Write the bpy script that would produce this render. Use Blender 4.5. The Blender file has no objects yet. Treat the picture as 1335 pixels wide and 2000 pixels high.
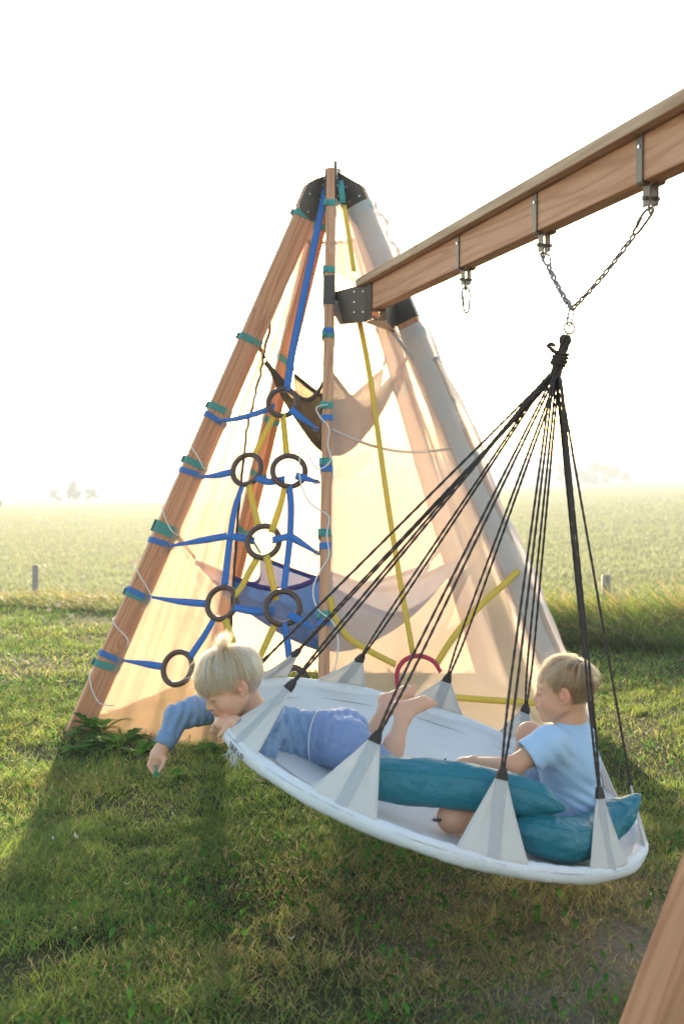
import bpy, bmesh, math, random
import numpy as np
from mathutils import Vector, Matrix

# ------------------------------------------------------------------ camera, sky, sun, exposure
SC = bpy.context.scene
COL = SC.collection
F, H0, CH = 2333.0, 920.0, 1.3
TH = math.atan((1000 - H0) / F)
cam_d = bpy.data.cameras.new('camera')
cam = bpy.data.objects.new('camera', cam_d)
COL.objects.link(cam)
cam.location = (0, 0, CH)
cam.rotation_euler = (math.pi / 2 - TH, 0, 0)
cam_d.sensor_fit = 'VERTICAL'
cam_d.sensor_height = 36.0
cam_d.sensor_width = 24.03
cam_d.lens = F / 2000 * 36.0
cam_d.clip_start = 0.05
cam_d.clip_end = 4000
cam_d.dof.use_dof = True
cam_d.dof.focus_distance = 4.3
cam_d.dof.aperture_fstop = 4.0
SC.camera = cam

SUN_AZ, SUN_EL = math.radians(-4.5), math.radians(8.5)     # azimuth measured from +Y towards +X
world = bpy.data.worlds.new('World')
SC.world = world
world.use_nodes = True
wn = world.node_tree
wn.nodes.clear()
sky = wn.nodes.new('ShaderNodeTexSky')
sky.sky_type = 'NISHITA'
sky.sun_disc = False
sky.sun_elevation = SUN_EL
sky.sun_rotation = SUN_AZ
sky.air_density = 1.0
sky.dust_density = 1.2
sky.ozone_density = 1.0
bg = wn.nodes.new('ShaderNodeBackground')
bg.inputs['Strength'].default_value = 0.15
wo = wn.nodes.new('ShaderNodeOutputWorld')
wn.links.new(sky.outputs[0], bg.inputs[0])
wn.links.new(bg.outputs[0], wo.inputs[0])

sun_d = bpy.data.lights.new('sun', 'SUN')
sun_d.energy = 4.8
sun_d.angle = math.radians(1.0)
sun_d.color = (1.0, 0.80, 0.56)
sun = bpy.data.objects.new('sun', sun_d)
COL.objects.link(sun)
sdir = Vector((math.sin(SUN_AZ) * math.cos(SUN_EL), math.cos(SUN_AZ) * math.cos(SUN_EL), math.sin(SUN_EL)))
sun.rotation_euler = sdir.to_track_quat('Z', 'Y').to_euler()
sun.location = (-3, 30, 12)

SC.view_settings.view_transform = 'Standard'
SC.view_settings.look = 'None'
SC.view_settings.gamma = 1.0
SC.view_settings.use_curve_mapping = False
SC.view_settings.exposure = 2.0
SC.render.engine = 'CYCLES'
SC.cycles.use_denoising = True
SC.cycles.max_bounces = 10
SC.cycles.transparent_max_bounces = 24
SC.cycles.volume_bounces = 0
SC.cycles.sample_clamp_indirect = 6.0

RNG = np.random.default_rng(7)
random.seed(7)

# ------------------------------------------------------------------ helpers
def ray(px, py):
    dx = (px - 667.5) / F
    dz = -(py - 1000) / F
    return Vector((dx, math.cos(TH) + math.sin(TH) * dz, -math.sin(TH) + math.cos(TH) * dz))

EYE = Vector((0, 0, CH))

def P(px, py, D):
    """the point at depth D (metres along +Y) seen in the photograph at px, py"""
    r = ray(px, py)
    return EYE + r * (D / r.y)

def plane_hit(px, py, o, n):
    r = ray(px, py)
    t = (Vector(o) - EYE).dot(n) / r.dot(n)
    return EYE + r * t

def proj(p):
    q = Vector(p) - EYE
    y = q.y * math.cos(TH) - q.z * math.sin(TH)
    z = q.y * math.sin(TH) + q.z * math.cos(TH)
    return (667.5 + F * q.x / y, 1000 - F * z / y)

WM = {}
def empty(name, loc, label=None, cat=None, group=None, kind=None):
    o = bpy.data.objects.new(name, None)
    COL.objects.link(o)
    o.location = loc
    o.empty_display_size = 0.1
    WM[o] = Matrix.Translation(Vector(loc))
    tag(o, label, cat, group, kind)
    return o

def tag(o, label=None, cat=None, group=None, kind=None):
    if label: o['label'] = label
    if cat: o['category'] = cat
    if group: o['group'] = group
    if kind: o['kind'] = kind
    return o

def link(name, data, parent=None, M=None):
    o = bpy.data.objects.new(name, data)
    COL.objects.link(o)
    M = M if M is not None else Matrix.Identity(4)
    WM[o] = M.copy()
    if parent is not None:
        o.parent = parent
        o.matrix_local = WM[parent].inverted() @ M
    else:
        o.matrix_local = M
    return o

def mesh(name, verts, faces, mat=None, smooth=True):
    me = bpy.data.meshes.new(name)
    if isinstance(verts, np.ndarray) and isinstance(faces, np.ndarray):
        nv, nf, k = len(verts), len(faces), faces.shape[1]
        me.vertices.add(nv)
        me.vertices.foreach_set('co', verts.astype(np.float32).ravel())
        me.loops.add(nf * k)
        me.polygons.add(nf)
        me.loops.foreach_set('vertex_index', faces.astype(np.int32).ravel())
        me.polygons.foreach_set('loop_start', np.arange(0, nf * k, k, dtype=np.int32))
        me.polygons.foreach_set('loop_total', np.full(nf, k, dtype=np.int32))
        me.update(calc_edges=True)
        me.validate()
    else:
        me.from_pydata([tuple(v) for v in verts], [], [tuple(f) for f in faces])
        me.update()
    if mat: me.materials.append(mat)
    if smooth:
        me.polygons.foreach_set('use_smooth', [True] * len(me.polygons))
    return me

def add_col(me, cols):
    a = me.color_attributes.new('col', 'FLOAT_COLOR', 'POINT')
    c = np.ones((len(me.vertices), 4), np.float32)
    c[:, :3] = cols
    a.data.foreach_set('color', c.ravel())

def box_bm(sx, sy, sz, bevel=0.0, seg=2, z0=None):
    """box centred on x, y; z from z0 (default centred)"""
    bm = bmesh.new()
    bmesh.ops.create_cube(bm, size=1)
    for v in bm.verts:
        v.co.x *= sx; v.co.y *= sy
        v.co.z = v.co.z * sz + (0 if z0 is None else z0 + sz / 2)
    if bevel:
        bmesh.ops.bevel(bm, geom=list(bm.edges), offset=bevel, segments=seg, profile=0.5, affect='EDGES')
    return bm

def bm_mesh(name, bm, mat=None, smooth=False):
    me = bpy.data.meshes.new(name)
    bm.to_mesh(me); bm.free()
    if mat: me.materials.append(mat)
    if smooth:
        me.polygons.foreach_set('use_smooth', [True] * len(me.polygons))
    return me

def frame(o, z, x=None):
    z = Vector(z).normalized()
    x = Vector(x) if x is not None else Vector((1, 0, 0))
    x = (x - z * x.dot(z))
    if x.length < 1e-6: x = z.orthogonal()
    x.normalize()
    y = z.cross(x)
    M = Matrix((x, y, z)).transposed().to_4x4()
    M.translation = Vector(o)
    return M

def bezier_path(pts, n=8):
    """Catmull-Rom through pts"""
    p = [Vector(q) for q in pts]
    p = [p[0] * 2 - p[1]] + p + [p[-1] * 2 - p[-2]]
    out = []
    for i in range(1, len(p) - 2):
        for k in range(n):
            t = k / n
            a, b, c, d = p[i - 1], p[i], p[i + 1], p[i + 2]
            out.append(0.5 * ((2 * b) + (c - a) * t + (2 * a - 5 * b + 4 * c - d) * t * t + (-a + 3 * b - 3 * c + d) * t ** 3))
    out.append(p[-2])
    return out

def tube(path, r, seg=8, closed=False, twist=0.0, lumps=0, rfun=None):
    """tube along path; lumps: braid strands (radius ripples), twist turns per metre"""
    path = [Vector(q) for q in path]
    n = len(path)
    vs, fs = [], []
    t0 = (path[1] - path[0]).normalized()
    nrm = t0.orthogonal().normalized()
    s = 0
    for i, q in enumerate(path):
        if closed: tg = (path[(i + 1) % n] - path[i - 1]).normalized()
        else: tg = (path[min(i + 1, n - 1)] - path[max(i - 1, 0)]).normalized()
        nrm = (nrm - tg * nrm.dot(tg)).normalized()
        bn = tg.cross(nrm)
        if i: s += (path[i] - path[i - 1]).length
        for k in range(seg):
            a = 2 * math.pi * k / seg
            rr = r if rfun is None else rfun(i / (n - 1))
            if lumps: rr *= 1 + 0.22 * math.sin(lumps * a + s * twist * 2 * math.pi)
            vs.append(q + (nrm * math.cos(a) + bn * math.sin(a)) * rr)
    m = n if closed else n - 1
    for i in range(m):
        for k in range(seg):
            j = (i + 1) % n
            fs.append((i * seg + k, i * seg + (k + 1) % seg, j * seg + (k + 1) % seg, j * seg + k))
    if not closed:
        fs.append(tuple(range(seg))[::-1]); fs.append(tuple((n - 1) * seg + k for k in range(seg)))
    return vs, fs

def strap(path, w, th, wdir, wf=None):
    """flat webbing along path; wdir = direction of its width (or list)"""
    path = [Vector(q) for q in path]
    vs, fs = [], []
    n = len(path)
    for i, q in enumerate(path):
        tg = (path[min(i + 1, n - 1)] - path[max(i - 1, 0)]).normalized()
        wd = Vector(wdir[i] if isinstance(wdir, list) else wdir)
        wd = (wd - tg * wd.dot(tg)).normalized()
        nn = tg.cross(wd)
        ww = w * (wf(i / (n - 1)) if wf else 1)
        for a, b in ((-1, -1), (1, -1), (1, 1), (-1, 1)):
            vs.append(q + wd * (a * ww / 2) + nn * (b * th / 2))
    for i in range(n - 1):
        for k in range(4):
            fs.append((i * 4 + k, i * 4 + (k + 1) % 4, i * 4 + 4 + (k + 1) % 4, i * 4 + 4 + k))
    fs.append((3, 2, 1, 0)); fs.append(tuple((n - 1) * 4 + k for k in range(4)))
    return vs, fs

def merge(parts):
    vs, fs = [], []
    for v, f in parts:
        o = len(vs)
        vs += list(v); fs += [tuple(i + o for i in q) for q in f]
    return vs, fs

# ------------------------------------------------------------------ materials
def new_mat(name):
    m = bpy.data.materials.new(name)
    m.use_nodes = True
    m.node_tree.nodes.clear()
    return m, m.node_tree.nodes, m.node_tree.links

def simple(name, col, rough=0.6, metal=0.0, spec=0.5, bump=0.0, bscale=200, var=0.0, vscale=6.0, sheen=0.0, stretch=None, transl=0.0, bdist=.004):
    m, N, L = new_mat(name)
    out = N.new('ShaderNodeOutputMaterial')
    b = N.new('ShaderNodeBsdfPrincipled')
    b.inputs['Base Color'].default_value = (*col, 1)
    b.inputs['Roughness'].default_value = rough
    b.inputs['Metallic'].default_value = metal
    b.inputs['Specular IOR Level'].default_value = spec
    b.inputs['Sheen Weight'].default_value = sheen
    tc = N.new('ShaderNodeTexCoord')
    mp = N.new('ShaderNodeMapping')
    L.new(tc.outputs['Object'], mp.inputs[0])
    if stretch: mp.inputs['Scale'].default_value = stretch
    if var:
        n = N.new('ShaderNodeTexNoise'); n.inputs['Scale'].default_value = vscale; n.inputs['Detail'].default_value = 5
        L.new(mp.outputs[0], n.inputs['Vector'])
        r = N.new('ShaderNodeMix'); r.data_type = 'RGBA'
        r.inputs['A'].default_value = (*[c * (1 - var) for c in col], 1)
        r.inputs['B'].default_value = (*[min(1, c * (1 + var)) for c in col], 1)
        L.new(n.outputs[0], r.inputs['Factor'])
        L.new(r.outputs['Result'], b.inputs['Base Color'])
    if bump:
        n2 = N.new('ShaderNodeTexNoise'); n2.inputs['Scale'].default_value = bscale; n2.inputs['Detail'].default_value = 3
        L.new(mp.outputs[0], n2.inputs['Vector'])
        bp = N.new('ShaderNodeBump'); bp.inputs['Strength'].default_value = bump; bp.inputs['Distance'].default_value = bdist
        L.new(n2.outputs[0], bp.inputs['Height'])
        L.new(bp.outputs[0], b.inputs['Normal'])
    sh = b.outputs[0]
    if transl:
        t = N.new('ShaderNodeBsdfTranslucent'); t.inputs[0].default_value = (*col, 1)
        mx = N.new('ShaderNodeMixShader'); mx.inputs[0].default_value = transl
        L.new(b.outputs[0], mx.inputs[1]); L.new(t.outputs[0], mx.inputs[2]); sh = mx.outputs[0]
    L.new(sh, out.inputs[0])
    return m

def attr_mat(name, rough=0.5, transl=0.35, spec=0.3, tboost=1.0, sss=0.0):
    m, N, L = new_mat(name)
    out = N.new('ShaderNodeOutputMaterial')
    a = N.new('ShaderNodeVertexColor'); a.layer_name = 'col'
    b = N.new('ShaderNodeBsdfPrincipled')
    b.inputs['Roughness'].default_value = rough
    b.inputs['Specular IOR Level'].default_value = spec
    L.new(a.outputs[0], b.inputs['Base Color'])
    sh = b.outputs[0]
    if sss:
        b.inputs['Subsurface Weight'].default_value = sss
        b.inputs['Subsurface Radius'].default_value = (1.0, 0.4, 0.2)
        b.inputs['Subsurface Scale'].default_value = 0.008
    if transl:
        t = N.new('ShaderNodeBsdfTranslucent')
        hs = N.new('ShaderNodeHueSaturation'); hs.inputs['Value'].default_value = tboost; hs.inputs['Saturation'].default_value = 1.1
        L.new(a.outputs[0], hs.inputs['Color']); L.new(hs.outputs[0], t.inputs[0])
        mx = N.new('ShaderNodeMixShader'); mx.inputs[0].default_value = transl
        L.new(sh, mx.inputs[1]); L.new(t.outputs[0], mx.inputs[2]); sh = mx.outputs[0]
    L.new(sh, out.inputs[0])
    return m

def wood_mat(name, light, dark, scale=1.0, seed=0.0):
    """boards with their length along local Z"""
    m, N, L = new_mat(name)
    out = N.new('ShaderNodeOutputMaterial')
    b = N.new('ShaderNodeBsdfPrincipled')
    b.inputs['Roughness'].default_value = 0.62
    b.inputs['Specular IOR Level'].default_value = 0.3
    tc = N.new('ShaderNodeTexCoord')
    oi = N.new('ShaderNodeObjectInfo')
    off = N.new('ShaderNodeVectorMath'); off.operation = 'SCALE'; off.inputs[0].default_value = (13.1, 7.7, 23.3)
    L.new(oi.outputs['Random'], off.inputs['Scale'])
    add = N.new('ShaderNodeVectorMath'); add.operation = 'ADD'
    L.new(tc.outputs['Object'], add.inputs[0]); L.new(off.outputs[0], add.inputs[1])
    mp = N.new('ShaderNodeMapping'); mp.inputs['Scale'].default_value = (9 * scale, 9 * scale, 0.55 * scale)
    L.new(add.outputs[0], mp.inputs[0])
    warp = N.new('ShaderNodeTexNoise'); warp.inputs['Scale'].default_value = 1.0; warp.inputs['Detail'].default_value = 2
    L.new(mp.outputs[0], warp.inputs['Vector'])
    # knots : sparse distance field that bends the grain
    kmp = N.new('ShaderNodeMapping'); kmp.inputs['Scale'].default_value = (2.4, 2.4, 1.3)
    L.new(add.outputs[0], kmp.inputs[0])
    vor = N.new('ShaderNodeTexVoronoi'); vor.inputs['Scale'].default_value = 1.9
    L.new(kmp.outputs[0], vor.inputs['Vector'])
    knot = N.new('ShaderNodeMapRange'); knot.interpolation_type = 'SMOOTHERSTEP'
    knot.inputs['From Min'].default_value = 0.0; knot.inputs['From Max'].default_value = 0.27
    knot.inputs['To Min'].default_value = 1.0; knot.inputs['To Max'].default_value = 0.0
    L.new(vor.outputs['Distance'], knot.inputs['Value'])
    sm = N.new('ShaderNodeMath'); sm.operation = 'MULTIPLY_ADD'; sm.inputs[1].default_value = 0.5
    L.new(knot.outputs[0], sm.inputs[0]); L.new(warp.outputs[0], sm.inputs[2])
    rings = N.new('ShaderNodeMath'); rings.operation = 'MULTIPLY'; rings.inputs[1].default_value = 55.0
    L.new(sm.outputs[0], rings.inputs[0])
    sn = N.new('ShaderNodeMath'); sn.operation = 'SINE'; L.new(rings.outputs[0], sn.inputs[0])
    mr = N.new('ShaderNodeMapRange'); mr.inputs['From Min'].default_value = -1; mr.inputs['From Max'].default_value = 1
    L.new(sn.outputs[0], mr.inputs['Value'])
    pw = N.new('ShaderNodeMath'); pw.operation = 'POWER'; pw.inputs[1].default_value = 2.2; L.new(mr.outputs[0], pw.inputs[0])
    fib = N.new('ShaderNodeMapping'); fib.inputs['Scale'].default_value = (260, 260, 5)
    L.new(add.outputs[0], fib.inputs[0])
    fn = N.new('ShaderNodeTexNoise'); fn.inputs['Scale'].default_value = 1.0; fn.inputs['Detail'].default_value = 4
    L.new(fib.outputs[0], fn.inputs['Vector'])
    tone = N.new('ShaderNodeTexNoise'); tone.inputs['Scale'].default_value = 0.8; tone.inputs['Detail'].default_value = 3
    L.new(mp.outputs[0], tone.inputs['Vector'])
    c1 = N.new('ShaderNodeMix'); c1.data_type = 'RGBA'
    c1.inputs['A'].default_value = (*light, 1); c1.inputs['B'].default_value = (*dark, 1)
    mf = N.new('ShaderNodeMath'); mf.operation = 'MULTIPLY'; mf.inputs[1].default_value = 0.62
    L.new(pw.outputs[0], mf.inputs[0]); L.new(mf.outputs[0], c1.inputs['Factor'])
    c2 = N.new('ShaderNodeMix'); c2.data_type = 'RGBA'; c2.blend_type = 'MULTIPLY'
    rr = N.new('ShaderNodeMapRange'); rr.inputs['From Min'].default_value = 0.3; rr.inputs['From Max'].default_value = 0.7
    rr.inputs['To Min'].default_value = 0.0; rr.inputs['To Max'].default_value = 0.8
    L.new(fn.outputs[0], rr.inputs['Value']); L.new(rr.outputs[0], c2.inputs['Factor'])
    L.new(c1.outputs['Result'], c2.inputs['A']); c2.inputs['B'].default_value = (0.82, 0.74, 0.68, 1)
    c3 = N.new('ShaderNodeMix'); c3.data_type = 'RGBA'; c3.blend_type = 'MULTIPLY'
    L.new(tone.outputs[0], c3.inputs['Factor']); L.new(c2.outputs['Result'], c3.inputs['A']); c3.inputs['B'].default_value = (1.0, 0.86, 0.76, 1)
    kc = N.new('ShaderNodeMapRange'); kc.inputs['From Min'].default_value = 0.72; kc.inputs['From Max'].default_value = 0.92
    L.new(knot.outputs[0], kc.inputs['Value'])
    c4 = N.new('ShaderNodeMix'); c4.data_type = 'RGBA'
    L.new(kc.outputs[0], c4.inputs['Factor']); L.new(c3.outputs['Result'], c4.inputs['A']); c4.inputs['B'].default_value = (dark[0] * .45, dark[1] * .4, dark[2] * .4, 1)
    L.new(c4.outputs['Result'], b.inputs['Base Color'])
    bp = N.new('ShaderNodeBump'); bp.inputs['Strength'].default_value = 0.35; bp.inputs['Distance'].default_value = 0.002
    ad = N.new('ShaderNodeMath'); ad.operation = 'ADD'; L.new(fn.outputs[0], ad.inputs[0]); L.new(mr.outputs[0], ad.inputs[1])
    L.new(ad.outputs[0], bp.inputs['Height']); L.new(bp.outputs[0], b.inputs['Normal'])
    L.new(b.outputs[0], out.inputs[0])
    return m

def sheer_mat(name, col, opacity, weave=900.0, transl=0.6, var=0.15):
    """thin mesh textile: part of the light goes straight between the threads, the threads scatter and transmit the rest"""
    m, N, L = new_mat(name)
    out = N.new('ShaderNodeOutputMaterial')
    tc = N.new('ShaderNodeTexCoord')
    nz = N.new('ShaderNodeTexNoise'); nz.inputs['Scale'].default_value = 3.0; nz.inputs['Detail'].default_value = 4
    L.new(tc.outputs['Object'], nz.inputs['Vector'])
    fine = N.new('ShaderNodeTexNoise'); fine.inputs['Scale'].default_value = weave; fine.inputs['Detail'].default_value = 1
    L.new(tc.outputs['Object'], fine.inputs['Vector'])
    d = N.new('ShaderNodeBsdfDiffuse'); d.inputs[0].default_value = (*col, 1)
    t = N.new('ShaderNodeBsdfTranslucent'); t.inputs[0].default_value = (*col, 1)
    mx = N.new('ShaderNodeMixShader'); mx.inputs[0].default_value = transl
    L.new(d.outputs[0], mx.inputs[1]); L.new(t.outputs[0], mx.inputs[2])
    tr = N.new('ShaderNodeBsdfTransparent')
    mr = N.new('ShaderNodeMapRange'); mr.inputs['From Min'].default_value = 0.3; mr.inputs['From Max'].default_value = 0.7
    mr.inputs['To Min'].default_value = opacity - var / 2; mr.inputs['To Max'].default_value = min(1, opacity + var / 2)
    av = N.new('ShaderNodeMath'); av.operation = 'MULTIPLY_ADD'; av.inputs[1].default_value = 0.5
    hf = N.new('ShaderNodeMath'); hf.operation = 'MULTIPLY'; hf.inputs[1].default_value = 0.5
    L.new(nz.outputs[0], av.inputs[0]); L.new(fine.outputs[0], hf.inputs[0]); L.new(hf.outputs[0], av.inputs[2])
    L.new(av.outputs[0], mr.inputs['Value'])
    fin = N.new('ShaderNodeMixShader')
    L.new(mr.outputs[0], fin.inputs[0]); L.new(tr.outputs[0], fin.inputs[1]); L.new(mx.outputs[0], fin.inputs[2])
    L.new(fin.outputs[0], out.inputs[0])
    return m

# ------------------------------------------------------------------ terrain
def sstep(t):
    t = np.clip(t, 0, 1)
    return t * t * (3 - 2 * t)

def edge(x):
    return np.clip(9.7 - 0.55 * x, 8.45, 11.4)

def gz(x, y):
    """height of the ground: lawn, bank down to the field, field falling away to the left"""
    x = np.asarray(x, float); y = np.asarray(y, float)
    z = -0.8 * sstep((y - edge(x)) / 5.0)
    u = np.clip(x / np.maximum(y, 20), -0.45, 0.45)
    k = 0.0165 * sstep((0.30 - u) / 0.60) + 0.0015
    far = np.clip(y - 16, 0, 800)
    z = z - far * k
    z = z + 0.012 * np.sin(x * 2.1 + 1.3 * np.sin(y * 1.1)) * np.cos(y * 1.7) * (y < 60)
    return z

def make_ground():
    ys = np.concatenate([np.linspace(-20, 0, 12)[:-1], np.linspace(0, 18, 181)[:-1], np.geomspace(18, 1400, 130)])
    us = np.linspace(-1, 1, 181)
    V = []
    for y in ys:
        w = 14 + max(y, 0) * 0.75
        V.append(np.stack([us * w, np.full_like(us, y), gz(us * w, np.full_like(us, y))], -1))
    V = np.concatenate(V)
    ny, nx = len(ys), len(us)
    idx = np.arange(ny * nx).reshape(ny, nx)
    Fc = np.stack([idx[:-1, :-1], idx[:-1, 1:], idx[1:, 1:], idx[1:, :-1]], -1).reshape(-1, 4)
    m, N, L = new_mat('ground_soil_and_field')
    out = N.new('ShaderNodeOutputMaterial'); b = N.new('ShaderNodeBsdfPrincipled')
    b.inputs['Roughness'].default_value = 0.95; b.inputs['Specular IOR Level'].default_value = 0.05
    tc = N.new('ShaderNodeTexCoord'); sep = N.new('ShaderNodeSeparateXYZ'); L.new(tc.outputs['Object'], sep.inputs[0])
    # lawn floor: thatch, moss, bare earth
    n1 = N.new('ShaderNodeTexNoise'); n1.inputs['Scale'].default_value = 2.2; n1.inputs['Detail'].default_value = 8; L.new(tc.outputs['Object'], n1.inputs['Vector'])
    n2 = N.new('ShaderNodeTexNoise'); n2.inputs['Scale'].default_value = 45; n2.inputs['Detail'].default_value = 6; L.new(tc.outputs['Object'], n2.inputs['Vector'])
    lawn = N.new('ShaderNodeValToRGB'); L.new(n1.outputs[0], lawn.inputs[0])
    e = lawn.color_ramp.elements; e[0].position = .38; e[0].color = (.032, .045, .014, 1); e[1].position = .62; e[1].color = (.085, .085, .035, 1)
    lm = N.new('ShaderNodeMix'); lm.data_type = 'RGBA'; lm.blend_type = 'MULTIPLY'; lm.inputs['Factor'].default_value = .8
    r2 = N.new('ShaderNodeValToRGB'); L.new(n2.outputs[0], r2.inputs[0]); r2.color_ramp.elements[0].position = .35; r2.color_ramp.elements[0].color = (.45, .42, .38, 1); r2.color_ramp.elements[1].position = .65
    L.new(lawn.outputs[0], lm.inputs['A']); L.new(r2.outputs[0], lm.inputs['B'])
    # bare patch worn by feet near the swing
    def spot(cx, cy, rx, ry):
        s = N.new('ShaderNodeVectorMath'); s.operation = 'SUBTRACT'; s.inputs[1].default_value = (cx, cy, 0); L.new(tc.outputs['Object'], s.inputs[0])
        d = N.new('ShaderNodeVectorMath'); d.operation = 'DIVIDE'; d.inputs[1].default_value = (rx, ry, 1e3); L.new(s.outputs[0], d.inputs[0])
        ln = N.new('ShaderNodeVectorMath'); ln.operation = 'LENGTH'; L.new(d.outputs[0], ln.inputs[0])
        ad = N.new('ShaderNodeMath'); ad.operation = 'MULTIPLY_ADD'; ad.inputs[1].default_value = 1.1; L.new(n1.outputs[0], ad.inputs[0]); L.new(ln.outputs['Value'], ad.inputs[2])
        mr = N.new('ShaderNodeMapRange'); mr.inputs['From Min'].default_value = 1.1; mr.inputs['From Max'].default_value = 1.9; mr.inputs['To Min'].default_value = 1; mr.inputs['To Max'].default_value = 0
        L.new(ad.outputs[0], mr.inputs['Value']); return mr.outputs[0]
    sp = spot(0.74, 3.3, 0.62, 0.62)
    soil = N.new('ShaderNodeMix'); soil.data_type = 'RGBA'; L.new(n2.outputs[0], soil.inputs['Factor']); soil.inputs['A'].default_value = (.15, .11, .075, 1); soil.inputs['B'].default_value = (.31, .25, .18, 1)
    lw = N.new('ShaderNodeMix'); lw.data_type = 'RGBA'; L.new(sp, lw.inputs['Factor']); L.new(lm.outputs['Result'], lw.inputs['A']); L.new(soil.outputs['Result'], lw.inputs['B'])
    # field: mown bands along x, mottled
    fm = N.new('ShaderNodeMapping'); fm.inputs['Scale'].default_value = (.016, .07, 1); fm.inputs['Rotation'].default_value = (0, 0, -.09); L.new(tc.outputs['Object'], fm.inputs[0])
    f1 = N.new('ShaderNodeTexNoise'); f1.inputs['Scale'].default_value = 1; f1.inputs['Detail'].default_value = 6; L.new(fm.outputs[0], f1.inputs['Vector'])
    fr = N.new('ShaderNodeValToRGB'); L.new(f1.outputs[0], fr.inputs[0])
    e = fr.color_ramp.elements; e[0].position = .36; e[0].color = (.085, .11, .034, 1); e[1].position = .62; e[1].color = (.16, .155, .06, 1)
    fs = N.new('ShaderNodeTexNoise'); fs.inputs['Scale'].default_value = 6; fs.inputs['Detail'].default_value = 8; fs.inputs['Roughness'].default_value = .7; L.new(tc.outputs['Object'], fs.inputs['Vector'])
    fmx = N.new('ShaderNodeMix'); fmx.data_type = 'RGBA'; fmx.blend_type = 'OVERLAY'; fmx.inputs['Factor'].default_value = .75; L.new(fr.outputs[0], fmx.inputs['A']); L.new(fs.outputs[0], fmx.inputs['B'])
    # vehicle track crossing the field
    tr = N.new('ShaderNodeMath'); tr.operation = 'MULTIPLY_ADD'; tr.inputs[1].default_value = -0.42; L.new(sep.outputs['X'], tr.inputs[0]); L.new(sep.outputs['Y'], tr.inputs[2])
    def band(c, w):
        s = N.new('ShaderNodeMath'); s.operation = 'SUBTRACT'; s.inputs[1].default_value = c; L.new(tr.outputs[0], s.inputs[0])
        a = N.new('ShaderNodeMath'); a.operation = 'ABSOLUTE'; L.new(s.outputs[0], a.inputs[0])
        mr = N.new('ShaderNodeMapRange'); mr.inputs['From Min'].default_value = w; mr.inputs['From Max'].default_value = w * 2; mr.inputs['To Min'].default_value = .55; mr.inputs['To Max'].default_value = 0; L.new(a.outputs[0], mr.inputs['Value']); return mr.outputs[0]
    mxb = N.new('ShaderNodeMath'); mxb.operation = 'MAXIMUM'; L.new(band(40, .5), mxb.inputs[0]); L.new(band(43, .35), mxb.inputs[1])
    ft = N.new('ShaderNodeMix'); ft.data_type = 'RGBA'; L.new(mxb.outputs[0], ft.inputs['Factor']); L.new(fmx.outputs['Result'], ft.inputs['A']); ft.inputs['B'].default_value = (.07, .11, .03, 1)
    my = N.new('ShaderNodeMapRange'); my.inputs['From Min'].default_value = 12.5; my.inputs['From Max'].default_value = 15; L.new(sep.outputs['Y'], my.inputs['Value'])
    fin = N.new('ShaderNodeMix'); fin.data_type = 'RGBA'; L.new(my.outputs[0], fin.inputs['Factor']); L.new(lw.outputs['Result'], fin.inputs['A']); L.new(ft.outputs['Result'], fin.inputs['B'])
    L.new(fin.outputs['Result'], b.inputs['Base Color'])
    bp = N.new('ShaderNodeBump'); bp.inputs['Strength'].default_value = .9; bp.inputs['Distance'].default_value = .03; L.new(n2.outputs[0], bp.inputs['Height']); L.new(bp.outputs[0], b.inputs['Normal'])
    L.new(b.outputs[0], out.inputs[0])
    o = link('ground', mesh('ground', V, Fc, m))
    tag(o, kind='structure')
make_ground()

# haze: pale even air between the camera and the far treeline
def make_haze():
    m, N, L = new_mat('haze_air')
    out = N.new('ShaderNodeOutputMaterial')
    v = N.new('ShaderNodeVolumePrincipled')
    v.inputs['Color'].default_value = (.84, .92, 1.0, 1)
    v.inputs['Density'].default_value = HAZE
    v.inputs['Anisotropy'].default_value = 0.1
    L.new(v.outputs[0], out.inputs['Volume'])
    bm = box_bm(2600, 1500, 60, z0=-48)
    for q in bm.verts: q.co.y += 1500 / 2 - 80
    o = link('haze', bm_mesh('haze', bm, m))
    tag(o, 'pale morning haze lying over the field and the lawn', 'haze', kind='stuff')
HAZE = 0.0026
make_haze()

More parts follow.
